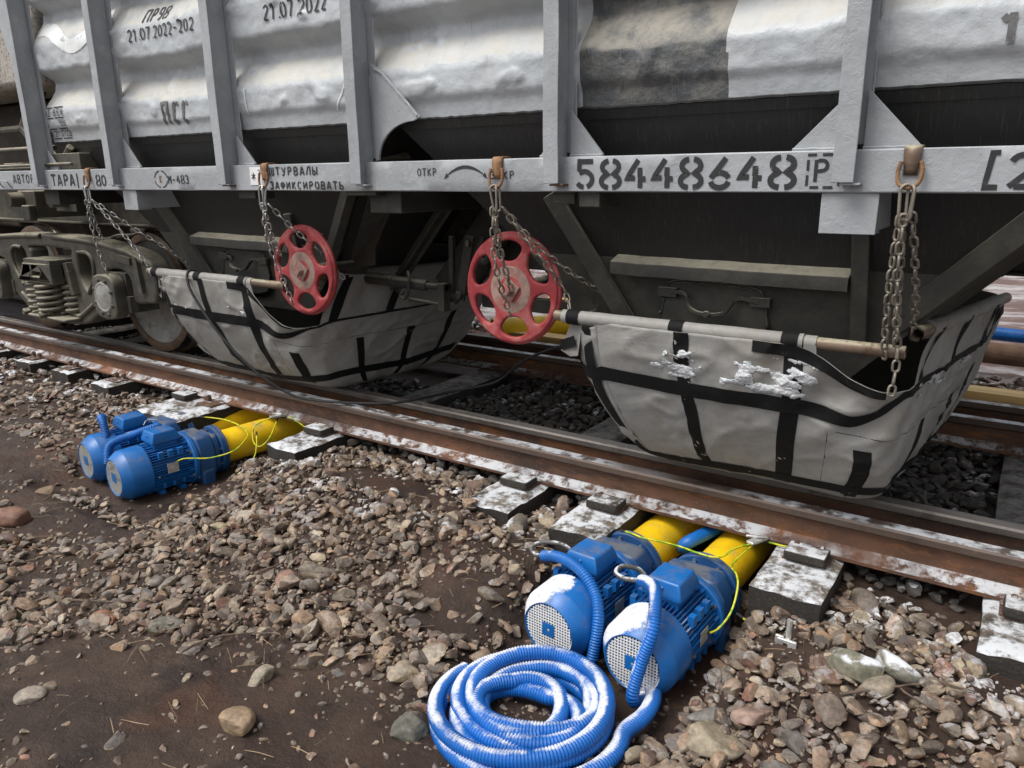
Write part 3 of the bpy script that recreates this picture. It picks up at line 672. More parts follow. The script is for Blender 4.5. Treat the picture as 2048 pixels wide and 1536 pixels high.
def post(i, x):
    w_ = .033; rs = np.random.RandomState(40+i)
    b = MB(); z0 = 1.315; z1 = 3.7; dx = .004*rs.randn()
    def wob(a, b_):      # slightly dented front flange
        zz = np.arange(z0, 2.9, .06); L = []
        for z in np.r_[zz, z1]:
            d = .003*(vn(np.array(z*6), np.array(i*3.3))-.5); L.append([(x-w_+d, 2.551, z), (x-w_+d, 2.545+d, z), (x+w_+d, 2.545+d, z), (x+w_+d, 2.551, z)])
        P = np.array(L); P = np.concatenate([P, P[:, :1]], 1); b.grid(P)
        n = len(L); b.f.append((0, 1, 2, 3)); b.f.append(tuple((n-1)*5+k for k in (3, 2, 1, 0))); b.mi += [0, 0]
    wob(0, 0)
    b.box(x-.006, x+.006, 2.552, 2.664, z0+.002, z1-.002)         # web
    b.box(x-w_, x+w_, 2.665, 2.677, 1.43, z1-.001)
    p = b.build('side_post', MT['grey'], wagon, bevel=.002, smooth=40)
    f = MB(); f.box(x-.01, x+.05, 2.555, 2.60, 1.306, 1.3135); f.build('foot_plate', MT['iron'] if i in (2, 4) else MT['grey'], p, bevel=.002)
    wb = MB(); zz = np.arange(1.43, 2.8, .012); wb.tube(np.stack([x+w_+.002+.003*vn(zz*60, zz*0+i), 2.672+.003*vn(zz*50, zz*0+9), zz], 1), .0055, 5); wb.build('weld_bead', MT['grey'], p)
for i, x in enumerate(POSTX): post(i, x)
def gussets():
    G = [(-5.622, -5.50, .13), (-4.667, -4.51, .17), (-3.567, -3.43, .15), (-1.588, -1.66, .08), (-1.522, -1.38, .17), (-.538, -.685, .155), (-.472, -.31, .175), (.583, .73, .17), (.517, .39, .16)]
    for a, c, h in G:
        b = MB(); b.prism([(a, 1.416), (c, 1.416), (c, 1.421), (a, 1.416+h)], 2.640, 2.652); b.build('gusset', MT['grey'], wagon, bevel=.0015)
        wb = MB(); t = np.linspace(a, c, 20); wb.tube(np.stack([t, 2.638+0*t+.002*vn(t*90, t*0), 1.417+.002*vn(t*70, t*0)], 1), .005, 5); wb.build('weld_bead', MT['grey'], wagon)
    # arched gusset between the two hoppers
    b = MB(); arc = [(-2.565+.02+.22*(1-math.cos(t))+0.0, 1.418+.165*math.sin(t)) for t in np.linspace(.02, PI/2, 12)]
    poly = [(-2.566, 1.418)]+arc+[(-2.29, 1.597), (-2.29, 1.60), (-2.50, 1.80), (-2.566, 1.84)]
    b.prism(poly, 2.648, 2.660); g = b.build('gusset', MT['grey'], wagon, bevel=.002)
    wb = MB(); P = resample([(-2.545, 2.645, 1.815), (-2.50, 2.645, 1.795), (-2.30, 2.648, 1.605)], .012); P += .004*(NR.rand(*P.shape)-.5); wb.tube(P, .006, 6)
    wb.build('weld_bead', MT['grey'], g)
    b = MB(); b.prism([(-5.69, 1.98), (-5.69, 2.6), (-5.95, 2.6), (-5.86, 2.22)], 2.60, 2.612); b.build('gusset', MT['grey'], wagon, bevel=.002)
gussets()
def sill():
    xs = np.arange(-9.2, 1.7, .05)
    def wv(k): return .0018*(vn(xs*4, xs*0+k)-.5)
    prof = [(2.66, 1.2835), (2.604, 1.2835), (2.60, 1.2875), (2.60, 1.33), (2.60, 1.37), (2.60, 1.409), (2.604, 1.413), (2.66, 1.413)]
    P = np.stack([np.stack([xs, y+wv(k), z+.8*wv(k+7)], 1) for k, (y, z) in enumerate(prof)], 1)
    b = MB(); b.grid(P); s = b.build('side_sill', MT['grey'], wagon, smooth=40)
    b = MB(); b.box(-9.2, 1.7, 2.652, 2.659, 1.286, 1.411); b.build('sill_back', MT['dusty'], wagon)
    return s
SILL = sill()
def hopper(cx):
    z0, z1 = .56, 1.588; t0, t1 = 1.46, .50
    xl = lambda z: cx-(t1+(t0-t1)*(z-z0)/(z1-z0)); xr = lambda z: cx+(t1+(t0-t1)*(z-z0)/(z1-z0))
    yf = lambda z: 2.70+(z1-z)*.47
    root = None
    def pane(pts, mt, nm, n=14):
        a, b_, c, d = [np.array(p) for p in pts]; g = np.zeros((n, n, 3))
        for i in range(n):
            for j in range(n):
                u, v = i/(n-1), j/(n-1); g[i, j] = (a*(1-u)+b_*u)*(1-v)+(d*(1-u)+c*u)*v
        g[:, :, 1] += .006*(fbm(g[:, :, 0]*5, g[:, :, 2]*5, 3)-.5)
        m = MB(); m.grid(g); return m
    z = 1.0
    F = pane([(xl(z1), yf(z1), z1), (xr(z1), yf(z1), z1), (xr(z), yf(z), z), (xl(z), yf(z), z)], 0, 0)
    yb = lambda zz: 2*WY-yf(zz)
    m = MB()
    m.add([(xl(z1), yf(z1), z1), (xl(z0), yf(z0), z0), (xl(z0), yb(z0), z0), (xl(z1), yb(z1), z1)], [(0, 1, 2, 3)])
    m.add([(xr(z1), yf(z1), z1), (xr(z0), yf(z0), z0), (xr(z0), yb(z0), z0), (xr(z1), yb(z1), z1)], [(3, 2, 1, 0)])
    m.add([(xl(z1), yb(z1), z1), (xl(z0), yb(z0), z0), (xr(z0), yb(z0), z0), (xr(z1), yb(z1), z1)], [(0, 1, 2, 3)])
    fr = F.build('hopper', MT['hopper'], wagon, smooth=180)
    m.build('end_sheets', MT['hopper'], fr, fix=True)
    # side slopes below the shelf: the sheet goes down steeper there
    m = MB(); yv = yf(z)
    m.add([(xl(z), yv, z), (xr(z), yv, z), (xr(z0), yv+.05, z0), (xl(z0), yv+.05, z0)], [(3, 2, 1, 0)])
    m.build('chute', MT['dusty'], fr)
    # turned lip just below the seam
    l = MB(); l.add([(xl(z1)+.02, yf(z1)-.003, z1-.002), (xr(z1)-.02, yf(z1)-.003, z1-.002), (xr(1.55)-.02, yf(1.55)-.004, 1.55), (xl(1.55)+.02, yf(1.55)-.004, 1.55)], [(0, 1, 2, 3)]); l.build('lip', MT['hopper'], fr)
    # shelf angle
    a = MB(); xa, xb = cx-.45, cx+.50
    g = [(yv-.004, 1.012), (yv-.075, .988), (yv-.078, .982), (yv-.078, .935), (yv-.072, .935), (yv-.071, .980), (yv-.004, 1.004)]
    xs = np.linspace(xa, xb, 40); P = np.array([[(x_, y_, z_+.004*(vn(np.array(x_*9), np.array(3.))-.5)-.008*(x_-xa)) for y_, z_ in g] for x_ in xs]); P = np.concatenate([P, P[:, :1]], 1)
    a.grid(P); a.build('shelf', MT['dusty'], fr, smooth=30, bevel=.001)
    # ribs
    for nm, p, q, w_ in (('rib', (cx-.71, yf(1.27)-.012, 1.27), (cx-.375, yv+.0, .69), .075), ('rib', (cx+.525, yf(1.12)-.016, 1.15), (cx+.545, yv-.005, .74), .058)):
        r = MB(); r.bar(p, q, w_, .035, up=(0, -1, .3)); r.build(nm, MT['dusty'], fr, bevel=.004)
    r = MB(); r.bar((xr(1.45)-.06, yf(1.45)-.01, 1.45), (xr(.80)-.07, yv+.06, .80), .085, .05, up=(0, -1, .4)); r.bar((xr(1.45)+.0, yf(1.45)+.16, 1.45), (xr(.80)-.02, yv+.2, .80), .05, .20, up=(0, -1, .4)); r.build('corner_angle', MT['dusty'], fr, bevel=.004)
    # handle with backing plate
    hx, hz, hy = cx-.02, .855, yv-.002+.016
    pl = MB(); v, f = plate([smooth_poly([(hx-.19, hz-.19), (hx-.2, hz+.01), (hx-.14, hz+.055), (hx+.13, hz+.05), (hx+.2, hz), (hx+.19, hz-.19)], 4)], .01, .004, 'y', hy-.004); pl.add(v, f); hp = pl.build('hatch_plate', MT['dusty'], fr)
    wb = MB(); P = resample(smooth_poly([(hx-.195, hz-.19), (hx-.205, hz+.01), (hx-.145, hz+.06), (hx+.135, hz+.055), (hx+.205, hz), (hx+.195, hz-.19)], 4)[4:-6] and [(a_, hy-.008, b_) for a_, b_ in smooth_poly([(hx-.195, hz-.19), (hx-.205, hz+.01), (hx-.145, hz+.06), (hx+.135, hz+.055), (hx+.205, hz), (hx+.195, hz-.19)], 4)[:-5]], .009); P = P+.006*(NR.rand(*P.shape)-.5); wb.tube(P, .006, 6); wb.build('weld_bead', MT['dusty'], hp)
    hb = MB(); P = [(hx-.185, hy-.02, hz+.015), (hx-.115, hy-.03, hz+.01), (hx-.075, hy-.055, hz-.045), (hx, hy-.062, hz-.06), (hx+.07, hy-.055, hz-.045), (hx+.11, hy-.03, hz+.008), (hx+.19, hy-.02, hz-.002)]
    Q = spline(P, 6)
    for k in range(len(Q)-1):
        pass
    w2 = []
    for q in Q: w2.append([(q[0], q[1]-.012, q[2]+.006), (q[0], q[1]+.012, q[2]+.006), (q[0], q[1]+.012, q[2]-.008), (q[0], q[1]-.012, q[2]-.008)])
    w2 = np.array(w2); w2 = np.concatenate([w2, w2[:, :1]], 1); hb.grid(w2); hb.box(hx-.235, hx-.15, hy-.03, hy-.003, hz-.008, hz+.032); hb.box(hx+.155, hx+.235, hy-.03, hy-.003, hz-.02, hz+.018)
    bolt(hb, hx+.0, hy-.07, hz-.058, .016, .016)
    hb.build('handle', MT['dusty'], hp, bevel=.002, smooth=40)
    return fr
hopper(-1.02); hopper(-4.05)
def underframe():
    def P(nm, mt, mb, bevel=.004, parent=wagon, **k): return mb.build(nm, mt, parent, bevel=bevel, **k)
    m = MB(); m.box(-9.2, 1.7, 3.86, 4.26, .93, 1.20); m.box(-9.2, 1.7, 3.80, 4.32, .915, .929); P('centre_sill', MT['brown'], m)
    m = MB(); m.box(-9.2, 1.7, 5.46, 5.52, 1.28, 1.41); P('far_sill', MT['dusty'], m)
    for x in (-2.55, -5.75, .75):
        m = MB(); m.box(x-.10, x+.10, 2.68, 5.45, 1.18, 1.282); P('cross_bearer', MT['dusty'], m)
    # light brackets hanging under the sill
    for x0, x1, z in ((-.575, -.405, 1.155), (-4.70, -4.40, 1.165)):
        m = MB(); m.box(x0, x1 if x0 > -1 else x0+.15, 2.612, 2.617, z, 1.283); m.box(x0+.001, (x1 if x0 > -1 else x0+.15)-.001, 2.618, 2.70, z+.001, z+.008); m.box((x1 if x0 > -1 else x0+.15)-.006, (x1 if x0 > -1 else x0+.15), 2.6175, 2.90, z+.01, 1.282)
        P('jacking_bracket', MT['grey'], m, .002)
    m = MB(); pass
    for q in ((-1.60, -1.50, 2.64, 2.66, 1.235, 1.282), (-1.47, -1.38, 2.62, 2.80, 1.225, 1.282), (-3.58, -3.44, 2.63, 2.76, 1.24, 1.282), (-2.75, -2.55, 2.62, 2.72, 1.262, 1.282)):
        m = MB(); m.box(*q); P('bracket', MT['dusty'], m)
    # diagonal braces and sheets between the hoppers
    m = MB(); m.bar((-2.62, 3.30, 1.26), (-3.22, 3.42, .68), .09, .012, up=(0, -1, 0)); m.bar((-2.60, 3.28, 1.26), (-3.20, 3.40, .68), .012, .07, up=(0, -1, 0)); P('brace', MT['dusty'], m)
    m = MB(); m.bar((-2.35, 3.5, 1.26), (-2.95, 3.6, .66), .22, .02, up=(0, -1, 0)); m.bar((-2.20, 3.48, 1.26), (-2.80, 3.58, .66), .05, .05, up=(0, -1, 0)); P('brace', MT['dusty'], m)
    m = MB(); m.box(-2.85, -1.7, 3.62, 3.70, 1.00, 1.04); m.box(-2.6, -1.7, 3.66, 3.68, .82, 1.0); P('stretcher', MT['dusty'], m)
    m = MB(); v, f = plate([smooth_poly([(-3.42, 1.27), (-2.86, 1.27), (-3.06, .97), (-3.07, .86), (-3.18, .845), (-3.42, .82)], 1)], .012, .004, 'y', 3.12); m.add(v, f); P('side_flap', MT['brown'], m, 0)
    m = MB(); m.bar((-3.30, 3.10, .93), (-3.19, 3.10, .93), .012, .012); P('flap_rod', MT['brown'], m, 0)
    # shaft, sleeve, hook and crank
    m = MB(); m.lathe([(-3.75, .0), (-3.75, .035), (-3.14, .035), (-3.13, .039), (-3.10, .039), (-3.095, .033), (-2.86, .033), (-2.845, .026), (-2.845, .018), (-2.70, .018), (-2.70, 0)], (0, 3.30, .755), 'x', 18); sh = P('shaft', MT['dusty'], m, 0)
    for v_ in sh.data.vertices: v_.co.z += -.03*(v_.co.x+.4)
    m = MB(); m.tube(spline([(-2.98, 3.25, .70), (-3.0, 3.24, .675), (-2.965, 3.235, .66), (-2.935, 3.235, .70), (-2.935, 3.245, .765), (-2.96, 3.27, .81), (-3.0, 3.3, .80)], 6), .009, 8); P('hook_ring', MT['dusty'], m, 0)
    m = MB(); m.tube([(-2.95, 3.26, .655), (-2.74, 3.28, .64)], .012, 8); m.box(-2.75, -2.70, 3.27, 3.33, .60, .76); P('pull_rod', MT['dusty'], m)
    m = MB(); m.bar((-2.70, 3.36, 1.02), (-2.71, 3.36, .70), .03, .03); m.bar((-2.60, 3.40, 1.02), (-2.655, 3.36, .66), .06, .018, up=(0, -1, 0)); bolt(m, -2.65, 3.35, .69, .026, .02); bolt(m, -2.60, 3.385, .98, .02, .02); P('brake_lever', MT['dusty'], m)
    m = MB(); m.tube(spline([(-2.52, 3.42, 1.02), (-2.55, 3.40, .92), (-2.50, 3.40, .88), (-2.46, 3.42, .95), (-2.43, 3.42, 1.02)], 5), .02, 8); P('hose_loop', MT['dusty'], m, 0)
    m = MB(); m.box(-2.62, -1.55, 3.52, 3.56, .60, .68); P('longitudinal_bar', MT['dusty'], m)
    # bolted plate seen through the right handwheel, and its ledge
    m = MB(); m.prism([(-1.98, .74), (-1.98, .92), (-1.80, .955), (-1.62, .90), (-1.62, .74)], 3.30, 3.315)
    for bx, bz in ((-1.93, .88), (-1.83, .90), (-1.90, .79), (-1.70, .80)): bolt(m, bx, 3.297, bz, .022, .016)
    P('bolted_plate', MT['dusty'], m, .003)
    m = MB(); m.prism([(3.18, .755), (3.42, .80), (3.42, .79), (3.18, .745)], -1.80, -1.28, 'x'); m.prism([(-1.75, .745), (-1.28, .80), (-1.28, .765), (-1.75, .71)], 3.17, 3.18); m.box(-1.66, -1.60, 3.15, 3.168, .76, .83); P('ledge', MT['dusty'], m, .002)
    m = MB(); m.tube(spline([(-1.36, 3.3, .80), (-1.30, 3.28, .77), (-1.29, 3.26, .70), (-1.36, 3.25, .655), (-1.44, 3.25, .67)], 8), .012, 8); P('brake_hose', MT['rubber'], m, 0)
    m = MB(); m.tube(spline([(-3.37, 2.90, .93), (-3.35, 2.90, .99), (-3.30, 2.92, 1.03), (-3.28, 2.92, 1.045)], 6), .0035, 6); m.tube([(-3.295, 2.92, 1.035), (-3.27, 2.92, 1.04)], .006, 6); P('wire_tie', MT['zinc'], m, 0)
    # bracket parts behind the left handwheel
    m = MB(); m.box(-3.62, -3.42, 3.02, 3.06, .84, .90); m.box(-3.55, -3.47, 2.99, 3.02, .76, .96); m.tube([(-3.62, 3.0, .92), (-3.52, 3.0, .95), (-3.44, 3.0, .91)], .03, 8); m.bar((-3.5, 3.0, .8), (-3.42, 3.0, .70), .05, .02); P('latch_bracket', MT['dusty'], m)
    # body bolster and frame over the bogie, end frame
    m = MB(); m.box(-9.2, -4.95, 3.42, 3.44, 1.0, 1.27); m.box(-9.2, -4.95, 3.34, 3.52, .982, .999); P('end_frame', MT['cast'], m)
    m = MB(); m.box(-6.78, -6.50, 2.90, 3.36, 1.06, 1.27); m.box(-6.62, -6.50, 2.84, 2.899, 1.04, 1.16); P('side_bearer', MT['cast'], m, .01)
    m = MB(); m.lathe([(2.80, 0), (2.80, .055), (2.95, .06), (2.95, 0)], (-6.72, 0, 1.20), 'y', 16); P('brake_valve', MT['cast'], m, 0); m = MB(); m.lathe([(2.80, 0), (2.80, .05), (2.92, .05)], (-6.05, 0, 1.2), 'y', 16); m.box(-6.2, -5.9, 2.91, 2.93, 1.12, 1.28); P('brake_valve', MT['cast'], m, 0)
    m = MB(); m.box(-5.62, -5.25, 2.66, 2.9, 1.415, 1.52); m.tube([(-5.50, 2.70, 1.50), (-5.40, 2.69, 1.56)], .025, 8); m.tube([(-8.5, 2.64, 1.45), (-6.4, 2.63, 1.447), (-5.3, 2.63, 1.45)], .012, 8); m.tube([(-8.5, 2.68, 1.43), (-5.55, 2.66, 1.43)], .012, 8); m.box(-6.35, -6.05, 2.66, 2.74, 1.416, 1.47); P('end_pipework', MT['cast'], m)
    m = MB(); m.bar((-6.05, 2.9, 1.44), (-6.65, 3.0, 1.74), .10, .05); m.tube([(-6.65, 3.0, 1.74), (-6.25, 3.02, 2.15)], .055, 12); m.tube([(-7.6, 3.0, 1.74), (-6.60, 3.0, 1.74)], .03, 8); m.tube([(-7.6, 2.9, 1.58), (-6.05, 2.9, 1.58)], .018, 8); m.bar((-6.6, 3.1, 1.42), (-6.5, 3.1, 1.6), .03, .03); P('end_struts', MT['cast'], m)
    m = MB(); P = [(2.78, 1.99), (2.80, 2.7), (2.80, 3.6), (5.3, 3.6), (5.3, 2.2), (3.2, 1.99)]; m.prism(P, -8.6, -5.80, 'x'); m.build('end_slope', MT['speck'], wagon, bevel=.05)
    m = MB(); m.box(-8.6, -5.85, 3.3, 5.3, 1.44, 1.985); m.build('end_sky_blocker', MT['brown'], wagon, bevel=.02)  # added dark box, drawn long to shut out bright sky at the left
    m = MB(); m.lathe([(-8.9, 0), (-8.9, .2), (-8.8, .27), (-6.2, .27), (-6.1, .2), (-6.1, 0)], (0, 4.62, .95), 'x', 24); m.build('gap_blocker_drum', MT['brown'], wagon); m = MB(); m.box(-9.2, -5.3, 4.9, 5.0, .55, 1.28); m.build('gap_blocker_board', MT['brown'], wagon)  # added drum and board, block the bright ground seen behind the bogie
    # grab rail stub on the sill
    m = MB(); m.tube(spline([(-6.27, 2.597, 1.30), (-6.27, 2.575, 1.335), (-6.25, 2.572, 1.343), (-6.16, 2.572, 1.343), (-6.14, 2.575, 1.335), (-6.14, 2.597, 1.30)], 4), .006, 6); m.build('grab_rail', MT['grey'], wagon)
underframe()
def handwheel(cx, cz, sc=1.):
    y = 2.755; R = .243*sc
    ring = [(cx+R*math.cos(a), cz+R*math.sin(a)) for a in np.linspace(0, 2*PI, 72, endpoint=False)]
    holes = []
    for k in range(6):
        a0 = k*PI/3+PI/6; q = []
        for rr, da in ((.203, -.34), (.213, -.18), (.216, 0), (.213, .18), (.203, .34), (.186, .40), (.163, .375), (.140, .29), (.128, .15), (.125, 0), (.128, -.15), (.140, -.29), (.163, -.375), (.186, -.40)):
            q.append((cx+sc*rr*math.cos(a0+da+.08), cz+sc*rr*math.sin(a0+da+.08)))
        holes.append(smooth_poly(q, 2))
    m = MB(); v, f = plate([ring]+holes, .026, .011, 'y', y, 4); m.add(v, f)
    w_ = m.build('handwheel', MT['red'], wagon, smooth=60)
    m = MB(); m.tube([(cx+(R-.006)*math.cos(a), y+.012, cz+(R-.006)*math.sin(a)) for a in np.linspace(0, 2*PI, 60, endpoint=False)], .016, 10, closed=True); m.build('rim', MT['red'], w_, smooth=180)
    m = MB(); m.lathe([(y-.0135, .104*sc), (y-.0145, .099*sc), (y-.0136, .085*sc), (y-.0128, .05*sc), (y-.0126, .03), (y-.0126, 0)], (cx, 0, cz), 'y', 40); m.lathe([(y-.0135, .104*sc), (y-.0122, .108*sc)], (cx, 0, cz), 'y', 40); m.build('hub', MT['hub'], w_, smooth=50)
    m = MB(); M4 = Matrix.Translation((cx, y, cz)) @ Matrix.Rotation(.6, 4, 'Y'); m.box(-.040, .040, -.024, -.0128, -.040, .040, M=M4); m.box(-.020, .020, -.055, -.0245, -.020, .020, M=M4); m.build('square_nut', MT['hub'], w_, bevel=.003)
    m = MB(); m.lathe([(y+.014, 0), (y+.014, .05), (y+.05, .05), (y+.06, .03), (y+.45, .026), (y+.45, 0)], (cx, 0, cz), 'y', 16); m.build('spindle', MT['dusty'], w_)
handwheel(-3.255, .858, .97); handwheel(-1.882, .858, 1.0)

t = thing('blocker_wagon', (-14.5, WY, 0), 'added dark wagon shape blocking the bright background beyond the left edge', 'wagon')  # added wagon, keeps the gap past the left bogie dark
m = MB(); m.box(-19, -9.9, 2.7, 5.4, 1.25, 3.6); m.build('body', MT['dusty'], t, bevel=.03); m = MB(); m.box(-19, -9.7, 3.2, 5.0, .55, 1.249); m.build('underframe', MT['brown'], t, bevel=.02)
m = MB(); m.box(-9.7, -9.2, 3.9, 4.2, .85, 1.15); m.build('coupler', MT['cast'], t, bevel=.03)
# bogie
def bogie():
    cx = -6.635; b = MB()
    half = [(0, .925), (.35, .925), (.8, .90), (1.20, .855), (1.40, .80), (1.475, .72), (1.475, .50), (1.32, .465), (1.18, .465), (1.165, .62), (1.08, .69), (.88, .69), (.80, .62), (.80, .47), (.70, .36), (.56, .285), (.38, .215), (0, .19)]
    out = [(cx+x, z) for x, z in half]+[(cx-x, z) for x, z in half[::-1][1:-1]]
    hr = [(.46, .785), (.60, .79), (.655, .74), (.64, .62), (.53, .50), (.44, .58), (.42, .70)]
    hc = [(-.30, .815), (.30, .815), (.335, .77), (.325, .66), (.33, .50), (.16, .33), (-.16, .33), (-.33, .50), (-.325, .66), (-.335, .77)]
    hp = [(.96, .80), (1.16, .79), (1.26, .735), (1.18, .72), (.98, .74)]
    holes = [smooth_poly([(cx+x, z) for x, z in hr], 4), smooth_poly([(cx-x, z) for x, z in hr[::-1]], 4), smooth_poly([(cx+x, z) for x, z in hc], 4)]
    v, f = plate([smooth_poly(out, 3)]+holes, .15, .022, 'y', 3.075, 3); b.add(v, f)
    root = b.build('bogie', MT['cast'], wagon, smooth=60)
    # raised lips on the casting
    m = MB()
    for sg in (1, -1):
        m.tube([(cx+sg*x, 2.998, z) for x, z in [(.1, .905), (.5, .895), (.85, .875), (1.2, .83), (1.40, .77)]], .022, 8)
        m.tube(spline([(cx+sg*x, 2.996, z) for x, z in [(.22, .30), (.34, .28), (.46, .33), (.60, .40)]], 4), .02, 8)
        m.tube(spline([(cx+sg*x, 2.996, z) for x, z in [(.47, .80), (.61, .80), (.675, .74), (.655, .61), (.54, .48)]], 5), .016, 8)
        m.bar((cx+sg*.98, 3.02, .80), (cx+sg*1.24, 3.02, .77), .10, .05); m.bar((cx+sg*1.30, 3.0, .80), (cx+sg*1.33, 3.0, .55), .06, .05)
    m.build('casting_lip', MT['cast'], root, smooth=60)
    # spring nest, three visible rows of coils
    for sx, sy in ((-.20, 2.985), (.03, 2.95), (.25, 3.03), (-.05, 3.12), (.16, 3.12)):
        t = np.linspace(0, 5.2*2*PI, 150); r = .105 if sx < .2 else .075
        m = MB(); m.tube(np.stack([cx+sx+r*np.cos(t), sy+r*np.sin(t), .285+t/(5.2*2*PI)*.25], 1), .0175, 8); m.build('coil_spring', MT['cast'], root, smooth=180)
    m = MB(); m.box(cx-.36, cx+.36, 2.86, 3.2, .245, .272); m.bar((cx-.30, 2.87, .30), (cx-.26, 2.87, .27), .06, .04); m.bar((cx+.03, 2.85, .31), (cx+.06, 2.85, .27), .06, .04); m.build('spring_seat', MT['cast'], root, bevel=.01)
    # bolster end with two pockets
    m = MB(); v, f = plate([[(cx-.30, .545), (cx-.25, .60), (cx-.17, .70), (cx+.28, .71), (cx+.29, .545)], [(cx-.20, .60), (cx-.145, .68), (cx-.06, .68), (cx-.06, .64), (cx-.09, .60)], [(cx-.045, .60), (cx-.01, .64), (cx-.01, .68), (cx+.10, .68), (cx+.12, .64), (cx+.08, .60)]], .10, .012, 'y', 2.90); m.add(v, f); m.box(cx-.16, cx+.28, 2.86, 4.0, .70, .735); m.box(cx-.20, cx+.27, 2.965, 3.2, .56, .705); m.build('bolster', MT['cast'], root, smooth=40)
    m = MB(); m.bar((cx+.31, 3.0, .71), (cx+.37, 3.0, .46), .10, .06); bolt(m, cx+.34, 2.97, .64, .02, .02); bolt(m, cx+.36, 2.97, .50, .018, .02); m.build('wedge_plate', MT['cast'], root, bevel=.01)
    # axle boxes
    for sx in (-5.70, -7.57):
        m = MB(); q = smooth_poly([(sx-.14, .36), (sx-.155, .50), (sx-.13, .635), (sx, .665), (sx+.13, .635), (sx+.155, .50), (sx+.14, .36), (sx, .325)], 4)
        v, f = plate([q], .10, .014, 'y', 2.955); m.add(v, f); m.box(sx-.16, sx+.16, 3.005, 3.24, .37, .67); m.box(sx+.12, sx+.20, 2.99, 3.05, .38, .50)
        ab = m.build('axle_box', MT['cast'], root, smooth=50)
        m = MB(); m.lathe([(2.905, .118), (2.895, .112), (2.893, .10), (2.897, .094), (2.888, .07), (2.884, 0)], (sx, 0, .495), 'y', 32); m.build('end_cap', MT['disc'], ab, smooth=50)
        for k in range(8):
            m = MB(); a = k*PI/4+.35; bolt(m, sx+.125*math.cos(a), 2.906, .495+.135*math.sin(a), .014, .016); m.build('bolt', MT['cast'], ab)
    # wheelsets
    for sx in (-5.70, -7.57):
        for wy, sg in ((3.30, 1), (4.84, -1)):
            y = lambda d: wy+sg*d
            R = .475
            m = MB(); prof = [(y(.135), .10), (y(.10), .12), (y(.065), .18), (y(.05), .30), (y(.035), .39), (y(.012), .41)]
            if sg < 0: prof = [(y(-.0), .41), (y(.03), .39), (y(.05), .3), (y(.05), .12), (y(.0), .10)]
            m = MB(); m.lathe([(y(.03), .0), (y(.03), .10), (y(.045), .13), (y(.05), .28), (y(.035), .385), (y(.012), .402)], (sx, 0, R), 'y', 72); w_ = m.build('wheel', MT['disc'], root, smooth=50)
            m = MB(); m.lathe([(y(.012), .402), (y(.0), .412), (y(.0), .462), (y(.008), .472)], (sx, 0, R), 'y', 72); m.lathe([(y(.135), .0), (y(.13), .40), (y(.135), .49), (y(.125), .503), (y(.105), .500), (y(.092), .484)], (sx, 0, R), 'y', 72); m.build('rim', MT['rim'], w_, smooth=50)
            m = MB(); m.lathe([(y(.008), .472), (y(.05), .4745), (y(.085), .477), (y(.092), .484)], (sx, 0, R), 'y', 72); m.build('tread', MT['tread'], w_, smooth=50)
        m = MB(); m.lathe([(3.1, .075), (3.40, .09), (4.75, .09), (5.05, .075)], (sx, 0, .475), 'y', 24, cap0=True, cap1=True); m.build('axle', MT['cast'], root)
    m = MB(); m.box(cx-.20, cx+.20, 3.2, 4.9, .58, .78); m.box(-7.3, -5.98, 3.52, 3.60, .70, .76); m.tube([(-7.2, 3.5, .60), (-6.1, 3.5, .62)], .02, 8); m.box(-6.35, -6.2, 3.25, 3.5, .84, .89); m.box(-5.92, -5.75, 3.3, 3.5, .94, .97); m.tube(spline([(-6.1, 3.2, .87), (-5.95, 3.2, .92), (-5.8, 3.25, .93), (-5.7, 3.3, .96)], 6), .012, 8); m.build('brake_gear', MT['cast'], root, bevel=.006)
    m = MB(); v, f = plate([smooth_poly(out, 3)]+holes, .15, .02, 'y', 5.02, 2); m.add(v, f); m.build('side_frame', MT['cast'], root, smooth=60)
bogie()

